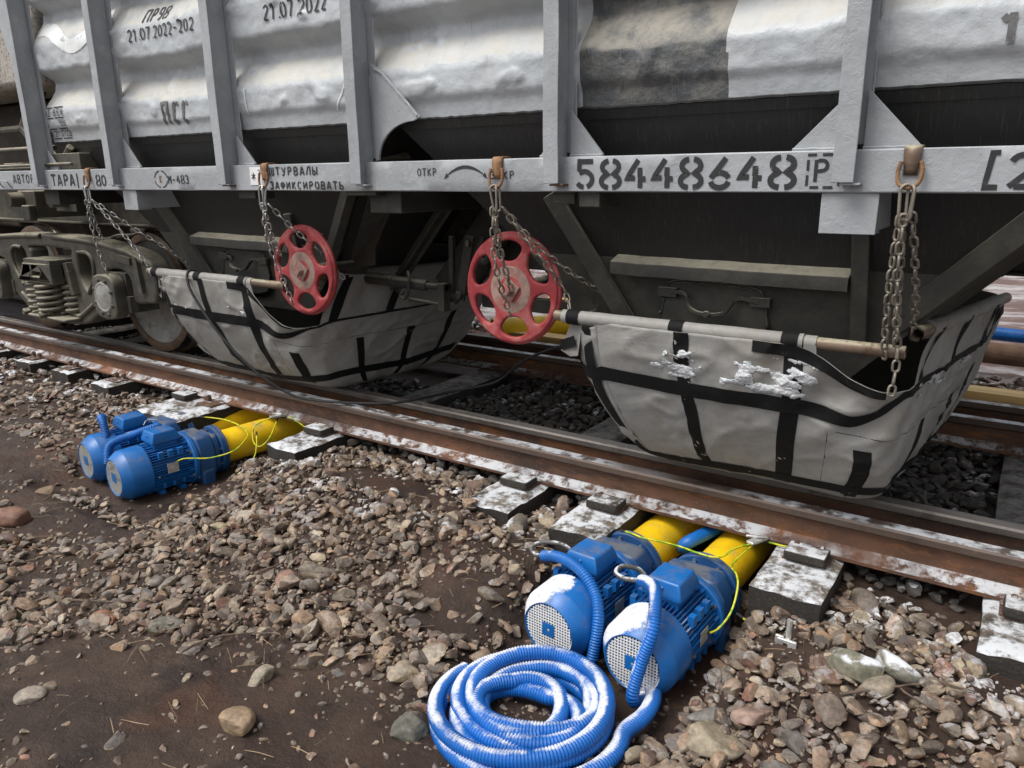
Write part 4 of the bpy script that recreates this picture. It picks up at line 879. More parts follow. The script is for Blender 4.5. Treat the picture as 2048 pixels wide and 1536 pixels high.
# ------------------------------------------------------------------ stencil lettering
def arc(cx, cy, rx, ry, a0, a1, n=9): return [(cx+rx*math.cos(rad(a)), cy+ry*math.sin(rad(a))) for a in np.linspace(a0, a1, n)]
G = {
 '0': [arc(.5, .5, .38, .44, 100, 260, 15), arc(.5, .5, .38, .44, -80, 80, 15)],
 '1': [[(.55, .03), (.55, .97)], [(.22, .74), (.40, .90)]],
 '2': [arc(.5, .70, .36, .24, 165, -35, 11)+[(.14, .06)], [(.30, .06), (.88, .06)]],
 '3': [arc(.45, .72, .36, .22, 150, -80), arc(.45, .28, .38, .22, 80, -150)],
 '4': [[(.60, .96), (.10, .36), (.46, .36)], [(.68, .70), (.68, .40)], [(.60, .33), (.94, .33)], [(.70, .27), (.70, .03)]],
 '5': [[(.86, .94), (.20, .94), (.20, .60)], [(.20, .55)]+arc(.45, .33, .38, .27, 100, -70, 12), arc(.45, .33, .38, .27, -95, -150, 5)],
 '6': [[(.72, .96), (.16, .36)], arc(.5, .28, .36, .23, 165, 15, 9), arc(.5, .27, .36, .23, -10, -170, 9)],
 '7': [[(.12, .94), (.84, .94), (.38, .04)]],
 '8': [arc(.42, .74, .30, .20, 92, 240, 9)+[(.355, .5)]+arc(.42, .26, .34, .21, 118, 268, 9), arc(.60, .74, .30, .20, 88, -60, 9)+[(.665, .5)]+arc(.60, .26, .34, .21, 62, -88, 9)],
 '9': [arc(.48, .72, .32, .23, 100, 275, 11)+[(.62, .5)], [(.6, .95), (.78, .86), (.84, .68), (.80, .34), (.68, .12), (.42, .04)]],
 'А': [[(.10, .03), (.46, .97)], [(.54, .97), (.90, .03)], [(.30, .30), (.70, .30)]],
 'В': [[(.18, .03), (.18, .97)], [(.28, .94)]+arc(.5, .73, .28, .21, 90, -80), [(.28, .5)]+arc(.5, .27, .33, .22, 80, -90)+[(.28, .05)]],
 'Т': [[(.06, .93), (.94, .93)], [(.5, .84), (.5, .03)]], 'О': [arc(.5, .5, .36, .44, 100, 260, 13), arc(.5, .5, .36, .44, -80, 80, 13)],
 'Р': [[(.20, .03), (.20, .97)], [(.30, .94)]+arc(.52, .72, .30, .22, 90, -90)+[(.30, .48)]],
 'Е': [[(.2, .03), (.2, .97)], [(.3, .94), (.84, .94)], [(.3, .5), (.74, .5)], [(.3, .06), (.84, .06)]],
 'Ж': [[(.5, .03), (.5, .97)], [(.08, .95), (.42, .5), (.08, .05)], [(.92, .95), (.58, .5), (.92, .05)]],
 'И': [[(.16, .97), (.16, .03)], [(.26, .2), (.74, .8)], [(.84, .97), (.84, .03)]], 'М': [[(.12, .03), (.12, .97)], [(.22, .9), (.5, .4), (.78, .9)], [(.88, .97), (.88, .03)]],
 'К': [[(.18, .03), (.18, .97)], [(.84, .95), (.32, .5), (.86, .05)]], 'Ш': [[(.1, .97), (.1, .03)], [(.5, .97), (.5, .14)], [(.9, .97), (.9, .03)], [(.18, .06), (.42, .06)], [(.58, .06), (.82, .06)]],
 'У': [[(.12, .97), (.5, .42)], [(.88, .97), (.48, .05), (.2, .05)]], 'Л': [[(.12, .04), (.40, .94)], [(.48, .94), (.84, .94), (.84, .03)]],
 'Ы': [[(.10, .03), (.10, .97)], [(.18, .52)]+arc(.32, .28, .24, .23, 90, -90)+[(.18, .05)], [(.9, .03), (.9, .97)]],
 'З': [arc(.45, .73, .36, .22, 150, -80), arc(.45, .28, .38, .22, 80, -150)], 'Ф': [[(.5, .03), (.5, .97)], arc(.40, .56, .30, .26, 100, 260), arc(.60, .56, .30, .26, -80, 80)],
 'С': [arc(.52, .5, .36, .44, 100, 310, 15), arc(.52, .5, .36, .44, 78, 40, 4)], 'Ь': [[(.18, .03), (.18, .97)], [(.28, .52)]+arc(.5, .28, .32, .23, 90, -90)+[(.28, .05)]],
 'П': [[(.14, .03), (.14, .97)], [(.24, .93), (.86, .93), (.86, .03)]], '-': [[(.2, .46), (.8, .46)]], '.': [[(.4, .03), (.4, .13)]], ',': [[(.5, .14), (.38, -.08)]], '|': [[(.5, -.15), (.5, 1.1)]],
 'Г': [[(.18, .03), (.18, .97)], [(.28, .93), (.86, .93)]],
 '*': [[(.5, .1), (.5, .9)], [(.15, .3), (.46, .48)], [(.54, .52), (.85, .7)], [(.15, .7), (.46, .52)], [(.54, .48), (.85, .3)]], '[': [[(.7, .97), (.3, .97), (.3, .03), (.7, .03)]],
}
def strip(mb, pts, w, off, surf, sub):
    P = [np.array(p) for p in pts]; Q = [P[0]]
    for a, b in zip(P[:-1], P[1:]):
        n = max(1, int(np.linalg.norm(b-a)/sub)); Q += [a+(b-a)*k/n for k in range(1, n+1)]
    Q = np.array(Q); T = np.gradient(Q, axis=0); T /= np.maximum(np.linalg.norm(T, axis=1, keepdims=True), 1e-9); N = np.stack([-T[:, 1], T[:, 0]], 1)
    D = np.diff(Q, axis=0); D /= np.maximum(np.linalg.norm(D, axis=1, keepdims=True), 1e-9)
    sc = np.ones(len(Q)); sc[1:-1] = 1/np.maximum(np.sqrt((1+(D[:-1]*D[1:]).sum(1))/2), .6)
    L, R = Q+N*(w/2*sc)[:, None], Q-N*(w/2*sc)[:, None]
    rows = []
    for a in (L, (L+R)/2, R): rows.append(np.stack([a[:, 0], surf(a[:, 0], a[:, 1])-off, a[:, 1]], 1))
    mb.grid(np.stack(rows))
def write(name, txt, x, z, h, adv, stroke, surf, mt, parent, gw=None, slant=0, off=.0022):
    gw = gw or adv*.82; mb = MB(); k = 0
    for ch in txt:
        for st in G.get(ch, []):
            strip(mb, [(x+gw*a+slant*h*b, z+h*b) for a, b in st], stroke, off+.00012*(k % 4), surf, .012); k += 1
        x += adv*(.45 if ch in '.,' else 1)
    return mb.build(name, mt, parent, smooth=180)
fs = lambda x, z: 0*np.asarray(x)+2.6
write('wagon_number', '58448648', -1.475, 1.295, .106, .1043, .0185, fs, MT['ink'], SILL, gw=.088)
write('lettering', 'ОТКР', -2.272, 1.348, .033, .029, .0045, fs, MT['ink'], SILL, gw=.024); write('lettering', 'ЗАКР', -1.878, 1.333, .032, .032, .0048, fs, MT['ink'], SILL, gw=.026)
mb = MB(); tt = np.linspace(-1, 1, 22); L = np.array([[(-2.005+.105*t, 2.6-.0022, 1.345+.038*(1-t*t)+s*(.0055*(1-t*t)+.0012)) for t in tt] for s in (1, 0, -1)]); mb.grid(L)
for sg in (-1, 1): mb.add([(-2.005+sg*.116, 2.5976, 1.334), (-2.005+sg*.090, 2.5976, 1.346), (-2.005+sg*.102, 2.5976, 1.360)], [(0, 1, 2)])
mb.build('arrow_mark', MT['ink'], SILL)
write('lettering', 'ШТУРВАЛЫ', -3.27, 1.358, .042, .046, .0075, fs, MT['ink'], SILL, gw=.036); write('lettering', 'ЗАФИКСИРОВАТЬ', -3.275, 1.291, .038, .0422, .0075, fs, MT['ink'], SILL, gw=.033)
mb = MB(); mb.box(-3.425, -3.315, 2.5965, 2.5992, 1.312, 1.402); sg_ = mb.build('paper_notice', MT['white'], SILL); write('lettering', '*', -3.415, 1.33, .05, .05, .0055, lambda x, z: 0*np.asarray(x)+2.5965, MT['ink'], sg_, off=.0012)
write('lettering', '2', -3.36, 1.365, .024, .03, .004, lambda x, z: 0*np.asarray(x)+2.5965, MT['ink'], sg_, off=.0012)
mb = MB(); [strip(mb, arc(-4.245, 1.347, .064, .047, a, a+70), .007, .0022, fs, .02) for a in (10, 100, 190, 280)]; mb.build('round_mark', MT['ink'], SILL)
write('lettering', 'К', -4.262, 1.325, .045, .03, .006, fs, MT['rust'], SILL, gw=.026); write('lettering', 'М-483', -4.175, 1.320, .048, .042, .0075, fs, MT['ink'], SILL, gw=.034)
write('lettering', 'ТАРА', -5.545, 1.308, .078, .081, .013, fs, MT['ink'], SILL, gw=.067); write('lettering', '|', -5.215, 1.308, .075, .04, .012, fs, MT['ink'], SILL); write('lettering', '80', -4.97, 1.308, .07, .066, .012, fs, MT['ink'], SILL, gw=.056)
write('lettering', 'АВТОРЕ', -6.10, 1.327, .062, .0655, .010, fs, MT['ink'], SILL, gw=.052)
mb = MB(); k = 0
for st in ([(-0.6250, 1.400), (-0.5980, 1.400)], [(-0.6220, 1.385), (-0.6220, 1.352)], [(-0.6220, 1.338), (-0.6220, 1.305)], [(-0.5800, 1.400), (-0.5450, 1.400)], [(-0.6120, 1.300), (-0.5850, 1.300)], [(-0.5720, 1.300), (-0.5420, 1.300)], [(-0.5250, 1.396), (-0.5250, 1.352)], [(-0.5250, 1.338), (-0.5250, 1.305)]): strip(mb, st, .0085, .0022, fs, .02)
mb.build('frame_mark', MT['ink'], SILL); write('lettering', 'Р', -.608, 1.315, .072, .06, .011, fs, MT['ink'], SILL, gw=.055)
mb = MB(); strip(mb, [(-.103, 1.395), (-.121, 1.395), (-.132, 1.30), (-.10, 1.30)], .015, .0022, fs, .02); mb.build('frame_mark', MT['ink'], SILL); write('lettering', '2', -.085, 1.296, .098, .1, .016, fs, MT['ink'], SILL, gw=.08)
sw = wagon.children[0]
for o_ in wagon.children:
    if o_.name.startswith('side_wall'): sw = o_
write('lettering', 'ПР98', -4.37, 2.205, .078, .063, .0115, wall_y, MT['ink'], sw, gw=.051, off=.004)
write('lettering', '21.07.2022-202', -4.50, 2.112, .068, .0505, .0088, wall_y, MT['ink'], sw, gw=.041, off=.004)
write('lettering', '21.07,2022', -3.29, 2.092, .075, .052, .0095, wall_y, MT['ink'], sw, gw=.043, off=.004)
write('lettering', 'ПС', -3.40, 2.205, .075, .08, .016, wall_y, MT['ink'], sw, gw=.08, off=.004)
write('lettering', 'ПСС', -4.265, 1.65, .125, .092, .020, wall_y, MT['faded'], sw, gw=.066, off=.004, slant=.12)
write('lettering', '1', -.165, 1.685, .085, .06, .020, wall_y, MT['faded'], sw, gw=.07, off=.004); write('lettering', '-', -.105, 1.685, .085, .06, .020, wall_y, MT['faded'], sw, gw=.07, off=.004); 0 and write('lettering', '1-', -.165, 1.685, .085, .06, .020, wall_y, MT['faded'], sw, gw=.07, off=.004)
mb = MB(); X0, X1 = -5.60, -5.36
for z in (1.618, 1.678, 1.745, 1.812):
    for a, b in ((0, .42), (.52, 1)): strip(mb, [(X0+(X1-X0)*a, z), (X0+(X1-X0)*b, z)], .0065, .004, wall_y, .02)
for xx in (X0, X1):
    for z in (1.63, 1.69, 1.757): strip(mb, [(xx, z), (xx, z+.036)], .006, .004, wall_y, .02)
mb.build('table_mark', MT['ink'], sw)
write('lettering', '2 ВЕК', -5.585, 1.757, .046, .048, .0052, wall_y, MT['ink'], sw, gw=.04, off=.0045); write('lettering', '98', -5.44, 1.692, .043, .040, .0055, wall_y, MT['ink'], sw, gw=.034, off=.0045); write('lettering', '21.0722', -5.57, 1.629, .040, .033, .0048, wall_y, MT['ink'], sw, gw=.03, off=.0045)
mb = MB(); pts = [(-5.585+.875*t, 2.30-.30*t+.28*t*t*t+.03*math.sin(9*t)) for t in np.linspace(0, 1, 26)]; strip(mb, pts, .085, .0035, wall_y, .012); mb.build('white_stripe', MT['white'], sw)
mb = MB(); strip(mb, [(-3.50, 1.80), (-3.497, 1.73), (-3.485, 1.67)], .009, .004, wall_y, .012); mb.build('chalk_mark', MT['white'], sw); mb = MB(); strip(mb, [(-2.74, 1.77), (-2.80, 1.70), (-2.83, 1.655)], .009, .004, wall_y, .012); mb.build('chalk_mark', MT['white'], sw)

# ------------------------------------------------------------------ canvas catch bags
def _prof(pts):
    q = spline([(a, b, 0) for a, b in pts], 14); return np.maximum.accumulate(q[:, 0]), np.clip(q[:, 1], 0, 1)
PRF = _prof([(0, 1), (.2, .972), (.4, .92), (.6, .84), (.8, .72), (.9, .61), (.96, .47), (.985, .34), (1, .0)])
PRR = _prof([(0, 1), (.3, .99), (.6, .95), (.8, .885), (.9, .83), (.95, .76), (.98, .62), (1, .0)])
def bag(bx, label, ice, seed, dr=.15, dc=.125):
    """hanging tub of canvas; bx = x of the middle of its front edge"""
    A, B = .64, .888; yc = 3.605; rc = .15; top = .775
    t = thing('canvas_bag', (bx, yc, 0), label, 'canvas bag', 'canvas catch bags under the hoppers')
    # perimeter of a rounded rectangle, s=0 front-left corner -> front -> right -> back -> left
    segs = []
    def seg(n, fn): segs.extend([fn(k/n) for k in range(n)])
    ca = lambda cx, cy, a0: (lambda u: (cx+rc*math.cos(a0+u*PI/2), cy+rc*math.sin(a0+u*PI/2)))
    seg(70, lambda u: (-A+rc+u*(2*A-2*rc), -B)); seg(22, ca(A-rc, -B+rc, -PI/2)); seg(80, lambda u: (A, -B+rc+u*(2*B-2*rc))); seg(22, ca(A-rc, B-rc, 0))
    seg(50, lambda u: (A-rc-u*(2*A-2*rc), B)); seg(22, ca(-A+rc, B-rc, PI/2)); seg(60, lambda u: (-A, B-rc-u*(2*B-2*rc))); seg(22, ca(-A+rc, -B+rc, PI))
    P2 = np.array(segs); n = len(P2); s_len = np.r_[0, np.cumsum(np.linalg.norm(np.diff(np.r_[P2, P2[:1]], axis=0), axis=1))][:n]
    fl = 2*A-2*rc; cl = rc*PI/2; sl = 2*B-2*rc
    corner = fl+cl*.35
    def S(s, d, off=0.):      # s = length round the rim, d = 0 (rim) .. 1 (bottom)
        s = np.asarray(s, float); d = np.asarray(d, float); Ltot = 2*fl+2*sl+4*cl
        sm = s % Ltot; px = np.interp(sm, np.r_[s_len, Ltot], np.r_[P2[:, 0], P2[0, 0]]); py = np.interp(sm, np.r_[s_len, Ltot], np.r_[P2[:, 1], P2[0, 1]])
        dd = np.clip(d, 0, 1)
        r = np.interp(dd, *PRF); rr_ = np.interp(dd, *PRR)
        sd = (sm-corner); droop = dc*np.exp(-(sd/.16)**2)+dr*sstep(corner-.05, corner+.25, sm)*sstep(fl+cl+sl+.2, fl+cl+.75*sl, sm)
        ld = (sm-(Ltot-.12*0)-0); dl = np.minimum(np.abs(sm), np.abs(sm-Ltot)); droop = droop+.045*np.exp(-((Ltot-cl*.5-sm)/.12)**2)
        zt = top-.015-droop*(1-dd)**1.5
        z = zt+(.012-zt)*dd
        fold = .040*(fbm(s*2.3+seed, d*2.2, 3)-.5)+.014*(1-np.abs(2*fbm(s*4+d*3+seed*2, d*3-s*1.5, 3)-1))**6+.012*np.sin(s*9+seed+4*d)*(dd*(1-dd)*2)*.4
        pull = .05*np.exp(-(sd/.22)**2)*np.exp(-((dd-.25)/.3)**2)
        fold = fold+.016*np.exp(-(sd/.35)**2)*np.sin((s-corner)*30+dd*14)*np.exp(-((dd-.3)/.25)**2)
        k = r+(fold+off-pull)/np.maximum(np.hypot(px, py), .2)
        x = bx+px*(k+(rr_-r)*sstep(0, 1, px/A)); y = yc+py*k
        x = x+.24*np.clip(px/A, 0, 1)*np.clip((y-2.75)/1.6, 0, 1)*(1-.3*dd)
        return np.stack([x, y, z], -1)
    Ltot = 2*fl+2*sl+4*cl; R0 = fl+cl
    ss = np.linspace(0, Ltot, 380); ds = np.r_[np.linspace(0, .88, 56), np.linspace(.89, .999, 26)]
    SS, DD = np.meshgrid(ss, ds); P = S(SS, DD)
    b = MB(); b.grid(P); cv = b.build('canvas', MT['canvas'], t, smooth=180)
    sol = cv.modifiers.new('thick', 'SOLIDIFY'); sol.thickness = .003; sol.offset = 1
    # bands
    def vband(s0, w_, d0, d1, slant=0, o_=.006):
        dv = np.linspace(d0, d1, 46); m = MB(); g = np.stack([S(s0+slant*dv+k*w_/2+.003*np.sin(dv*13+s0*5), dv, o_) for k in (-1, -.33, .33, 1)]); m.grid(g); m.build('webbing', MT['strap'], cv, smooth=180)
    def hband(s0, s1, dfun, w_, o_=.0085):
        sv = np.linspace(s0, s1, 140); m = MB(); g = np.stack([S(sv, dfun(sv)+k*w_/2, o_+.0006*k) for k in (-1, -.33, .33, 1)]); m.grid(g); m.build('webbing', MT['strap'], cv, smooth=180)
    for k, (s0, sl_, d0) in enumerate(((-.06, .02, .0), (.375, .02, .0), (.80, -.02, .0))): vband(s0, .058 if k < 2 else .068, d0, .985, sl_)
    R0 = fl+cl
    for s0, d0 in ((fl+.10, .50), (R0+.36, .42), (R0+.80, .40), (R0+1.2, .3)): vband(s0, .06, d0, .985, -.05)
    for s0 in (Ltot-cl-.35, Ltot-cl-.8): vband(s0, .06, 0, .97)
    hb1 = lambda s: .27+.04*np.sin(s*2.2)*np.exp(-s)-.27*sstep(fl+.02, fl+cl+.05, s)+.03
    hband(-.35, R0+sl, hb1, .085); hband(-.5, R0+sl*.98, lambda s: .845+.015*np.sin(s*5+seed)-.04*sstep(fl-.2, fl+.1, s), .07); hband(fl*.66, corner+.06, lambda s: .022+.02*sstep(fl*.66, fl, s), .07)
    # flap at the front left corner
    m = MB(); q = [(bx-.63, 2.76, .755), (bx-.70, 2.79, .60), (bx-.66, 2.80, .575), (bx-.585, 2.735, .60), (bx-.57, 2.742, .74)]; m.add(q+[(a, b_+.003, c) for a, b_, c in q], [(0, 1, 2, 3, 4), (9, 8, 7, 6, 5)]); fl_ = m.build('corner_flap', MT['canvas'], cv)
    m = MB(); m.bar((bx-.695, 2.785, .625), (bx-.60, 2.73, .665), .004, .045, up=(0, 0, 1)); m.build('webbing', MT['strap'], cv)
    # seam lines
    m = MB(); sv = np.linspace(fl-.02, R0+sl*.9, 120); m.tube(S(sv, .40+.01*np.sin(sv*7), .003), .0016, 4); m.tube(S(np.full(40, fl-.05), np.linspace(.42, .98, 40), .003), .0016, 4); m.build('seam', MT['rubber'], cv)
    # pipes with canvas sleeves
    pf = MB(); pf.lathe([(bx-.70, .0175), (bx-.70, .0225), (bx+.655, .0225), (bx+.655, .0185), (bx+.60, .0175)], (0, 2.742, .765), 'x', 20)
    for q in (bx+.645,): pf.lathe([(bx+.655, .0185), (bx+.50, .0185)], (0, 2.742, .765), 'x', 20)
    pipe = pf.build('front_pipe', MT['pipe'], t, smooth=50)
    sx = np.linspace(bx-.66, bx+.33, 60); m = MB(); m.tube(np.stack([sx, 2.742+0*sx, .765+0*sx], 1), .0275+.003*vn(sx*14, sx*0+seed), 18); m.build('sleeve', MT['canvas'], pipe, smooth=60)
    m = MB()
    for a, b_, yy in ((bx-.63, bx-.02-.61, 0),): pass
    for s0 in (bx-.605, bx-.145, bx+.285):
        m = MB(); hw = .029; th = np.linspace(-1.9, 1.75, 22); rr = .0325; g = np.stack([np.stack([np.full(22, s0+k*hw), 2.742-rr*np.cos(th), .765+rr*np.sin(th)], 1) for k in (-1, 1)]); m.grid(g); m.build('webbing', MT['strap'], pipe, smooth=180)
    m = MB(); m.tube([(bx+.335, 2.742, .765), (bx+.375, 2.742, .765)], .0265, 18); m.build('sleeve', MT['canvas'], pipe, smooth=60)
    m = MB(); m.add([(bx+.335, 2.716, .76), (bx+.378, 2.716, .76), (bx+.385, 2.735, .655), (bx+.335, 2.728, .665)], [(0, 1, 2, 3)]); m.build('sleeve_tail', MT['canvas'], pipe)
    # side pipes
    for sd, x0, x1, y0, y1 in (('r', bx+.66, bx+.885, 2.93, 4.4), ('l', bx-.63, bx-.70, 3.0, 4.4)):
        d = np.array([x1-x0, y1-y0, -.055]); L_ = np.linalg.norm(d); z0 = .795
        P_ = np.stack([np.array([x0, y0, z0])+d*u for u in np.linspace(0, 1, 30)])
        m = MB(); m.tube(P_, .026, 18, caps=False); m.tube(P_[::-1], .021, 18, caps=False); sp = m.build('side_pipe', MT['pipe'], t, smooth=60, fix=False)
        u = np.linspace(.10, .86, 50); Q = np.array([x0, y0, z0])+d*u[:, None]
        m = MB(); m.tube(Q, .031+.004*vn(u*40, u*0+seed), 16); m.build('sleeve', MT['canvas'], sp, smooth=60)
        sg = 1 if sd == 'r' else -1
        def ruled(uu, half=None):
            uu = np.asarray(uu, float); q0 = np.array([x0, y0, z0])+d*uu[:, None]+np.array([sg*.029, 0, 0])
            s_ = R0+.02+(uu-.06)*sl*.98 if sd == 'r' else Ltot-cl-.02-(uu-.06)*sl*.98
            q1 = S(s_, np.full(len(uu), .03), .006); rows = []
            for k in range(9):
                w_ = k/8; p = q0*(1-w_)+q1*w_; bul = math.sin(PI*w_)*(.012*np.sin(uu*41+seed+2*w_)+.010*np.sin(uu*23+seed)-.012)
                p[:, 0] += sg*bul+(0 if half is None else sg*.005); rows.append(p)
            return np.stack(rows)
        m = MB(); m.grid(ruled(u)); m.build('skirt', MT['canvas'], sp, smooth=180)
        for uu in (.16, .45, .78):
            m = MB(); m.grid(ruled(np.linspace(uu-.022, uu+.022, 4), 1)); m.build('webbing', MT['strap'], sp, smooth=180)
        if sd == 'r': hband(R0+.02, R0+sl, lambda s: .035+0*s, .07)
    # inner wall under the droop
    # frozen crust
    for s0, s1, d0, d1, th in ice:
        sv, dv = np.meshgrid(np.linspace(s0, s1, 170), np.linspace(d0, d1, 90)); nn = fbm(sv*13+seed*3, dv*20, 7)
        ed = np.minimum(np.minimum((sv-s0), (s1-sv))/.06, np.minimum(dv-d0, d1-dv)/.05); ed = np.clip(ed, 0, 1)
        lvl = nn*(.55+.45*ed); mk = lvl > th; hgt = np.clip((lvl-th)/.16, 0, 1)*.007+.0062
        P = S(sv, dv); Pn = S(sv, dv, 1.0)-P; Pn /= np.linalg.norm(Pn, axis=-1, keepdims=True); P = P+Pn*(hgt+.005*(fbm(sv*110, dv*110, 3)-.5))[..., None]
        m = MB(); m.grid(P, mask=mk); m.build('ice_crust', MT['ice'], cv, smooth=180)
    return t
bag(-.945, 'grey canvas bag with white ice crust on its front, below the wagon number', [(.22, .70, .08, .28, .515), (.62, .92, .03, .30, .525), (1.3, 2.1, .02, .2, .56)], 1.3)
bag(-4.055, 'grey canvas bag with a dark cable over it, behind the left red handwheel', [(-.10, .35, .24, .31, .52), (.55, .80, .16, .30, .54)], 4.1, .23, .20)
# dark cable hanging over the left bag and lying across the track
mb = MB(); mb.tube(resample(spline([(-4.26, 2.86, .74), (-4.285, 2.74, .80), (-4.27, 2.70, .74), (-4.20, 2.70, .62), (-4.02, 2.73, .40), (-3.83, 2.80, .20), (-3.66, 2.90, .06), (-3.50, 2.98, .02), (-3.2, 3.08, .025), (-3.0, 3.2, .035), (-2.85, 3.5, .05), (-2.6, 3.62, .12), (-2.35, 3.55, .30), (-2.0, 3.4, .46), (-1.62, 3.0, .56)], 10), .02), .0085, 8)
tag(mb.build('cable', MT['rubber'], origin=(-4.27, 2.7, .74), smooth=180), 'dark rubber cable slung over the front of the left canvas bag', 'cable')

# ------------------------------------------------------------------ hooks and chains
def link_mesh(L=.047, Wd=.0295, r=.0045, n=7):
    h = L/2-Wd/2; q = []
    rr = Wd/2-r
    for k in range(8): a = PI*k/7; q.append((rr*math.cos(a), 0, h+rr*math.sin(a)))
    for k in range(8): a = PI+PI*k/7; q.append((rr*math.cos(a), 0, -h+rr*math.sin(a)))
    m = MB(); m.tube(q, r, n, closed=True); return np.array(m.v), m.f
LV, LF = link_mesh()
def strand(name, pts, parent, mt, pitch=.0375, sc=1., twist=0.):
    P = resample(spline(pts, 10), pitch*sc); m = MB()
    for i in range(len(P)-1):
        a, b = P[i], P[i+1]; d = b-a; d /= np.linalg.norm(d); ref = np.array([.83, -.55, .0]) if i % 2 else np.array([.55, .83, 0])
        ref = ref*math.cos(twist+.3*vn(i*1.3, 1.))+np.cross(d, ref)*math.sin(twist+.3*vn(i*1.3, 1.)); ref = ref-d*(ref@d); ref /= np.linalg.norm(ref); w_ = np.cross(d, ref)
        R = np.stack([ref, w_, d], 1); m.add((LV*sc)@R.T+(a+b)/2, LF)
    return m.build(name, mt, parent, smooth=180, fix=False)
def hang(x, lab_h, lab_c, strands, mt, rust, shk):
    hk = thing('hanger_hook', (x, 2.6, 1.42), lab_h, 'hook', 'hooks over the side sill')
    m = MB(); w_ = .024
    pr = [(2.66, 1.370), (2.664, 1.404), (2.655, 1.4185), (2.63, 1.4225), (2.60, 1.4205), (2.589, 1.412), (2.586, 1.395), (2.589, 1.352), (2.592, 1.335)]
    g = np.array([[(x+k*w_*(1 if j < 7 else .8), y_, z_) for j, (y_, z_) in enumerate(pr)] for k in (-1, 1)]); m.grid(g); st = m.build('strap_plate', MT['rust'] if rust else MT['pipe'], hk, smooth=60); so_ = st.modifiers.new('t', 'SOLIDIFY'); so_.thickness = .006
    m = MB(); q = resample(spline([(x-.026, 2.583, 1.375), (x-.032, 2.580, 1.345), (x-.026, 2.576, 1.312), (x, 2.572, 1.298), (x+.026, 2.576, 1.312), (x+.033, 2.580, 1.345), (x+.027, 2.583, 1.375)], 8), .002)
    m.tube(q, .0062+.0012*np.sin(np.arange(len(q))*2.2), 8); m.build('bar_loop', MT['rust'], hk, smooth=180)
    c = thing('chain_sling', (x, 2.57, 1.30), lab_c, 'chain', 'chains holding up the canvas bags')
    m = MB(); q = []
    for k in range(9): a = PI*k/8; q.append((.019*math.cos(a), 1.292+.019*math.sin(a)))
    for k in range(9): a = PI+PI*k/8; q.append((.015*math.cos(a), 1.222+.015*math.sin(a)))
    m.tube([(x+shk*(z-1.30)*-1+a_*.9, 2.570+a_*.45, z-.002) for a_, z in q], .0052, 8, closed=True); m.tube([(x+.012+a_*.55, 2.565-a_*.75, z-.004) for a_, z in q], .0048, 8, closed=True); m.build('shackle', mt, c, smooth=180)
    for k, p in enumerate(strands): strand('chain_strand', p, c, mt, twist=k*.5)
hang(-.325, 'weathered flat strap hook with rusty twisted bar loop, rightmost on the sill', 'long multiple strand chain at the right reaching below the pipe ends of the nearest bag',
     [[(-.335, 2.57, 1.225), (-.345, 2.60, 1.05), (-.35, 2.66, .90), (-.352, 2.735, .735)], [(-.325, 2.565, 1.225), (-.325, 2.585, 1.05), (-.318, 2.64, .90), (-.312, 2.700, .79), (-.308, 2.70, .72), (-.312, 2.695, .62)],
      [(-.305, 2.58, 1.23), (-.29, 2.66, 1.08), (-.285, 2.80, .92), (-.30, 2.95, .79)], [(-.33, 2.575, 1.215), (-.325, 2.62, 1.10), (-.325, 2.68, .96), (-.325, 2.74, .80)]], MT['dullchain'], False, .0)
hang(-1.835, 'rust brown strap hook with loop between the curved arrow and the wagon number', 'dark chain hanging straight in front of the right red handwheel',
     [[(-1.845, 2.57, 1.225), (-1.852, 2.58, 1.05), (-1.852, 2.62, .90), (-1.850, 2.70, .745)], [(-1.835, 2.57, 1.22), (-1.832, 2.60, 1.05), (-1.832, 2.65, .93), (-1.835, 2.69, .86)], [(-1.845, 2.585, 1.215), (-1.85, 2.6, 1.10), (-1.848, 2.63, 1.0)],
      [(-1.81, 2.58, 1.225), (-1.74, 2.64, 1.10), (-1.67, 2.71, .98), (-1.62, 2.78, .86), (-1.585, 2.76, .785)], [(-1.81, 2.59, 1.22), (-1.72, 2.68, 1.08), (-1.62, 2.80, .95), (-1.53, 2.95, .84), (-1.52, 2.98, .79)]], MT['dullchain'], True, .15)
hang(-3.30, 'rust brown strap hook with loop beside the white paper notice', 'bright chain hanging straight in front of the left red handwheel',
     [[(-3.31, 2.57, 1.225), (-3.325, 2.59, 1.05), (-3.318, 2.63, .90), (-3.30, 2.70, .67)], [(-3.30, 2.57, 1.225), (-3.30, 2.60, 1.06), (-3.30, 2.65, .94)], [(-3.315, 2.58, 1.215), (-3.335, 2.6, 1.08), (-3.335, 2.63, .97)],
      [(-3.28, 2.58, 1.22), (-3.21, 2.68, 1.08), (-3.15, 2.82, .94), (-3.12, 2.92, .80)]], MT['zinc'], True, -.1)
hang(-5.05, 'rust brown strap hook with loop between the words on the sill above the bogie', 'bright chain forking down to the left bag pipe beside the bogie axle box',
     [[(-5.07, 2.57, 1.225), (-5.115, 2.60, 1.07), (-5.135, 2.63, .90), (-5.12, 2.66, .73)], [(-5.06, 2.575, 1.225), (-5.10, 2.62, 1.08), (-5.12, 2.66, .96)], [(-5.03, 2.58, 1.225), (-4.93, 2.63, 1.10), (-4.83, 2.69, .95), (-4.745, 2.735, .80)],
      [(-5.03, 2.59, 1.22), (-4.88, 2.72, 1.06), (-4.74, 2.88, .90), (-4.70, 2.98, .80)]], MT['zinc'], True, .2)
# far right chain holding the back corner
c = thing('chain_sling', (-.06, 4.5, 1.0), 'short dark chain hanging from the wagon at the right edge above the far pipe end', 'chain', 'chains holding up the canvas bags')
strand('chain_strand', [(-.04, 4.5, 1.25), (-.06, 4.5, 1.05), (-.095, 4.5, .83)], c, MT['rubber'], sc=1.2)

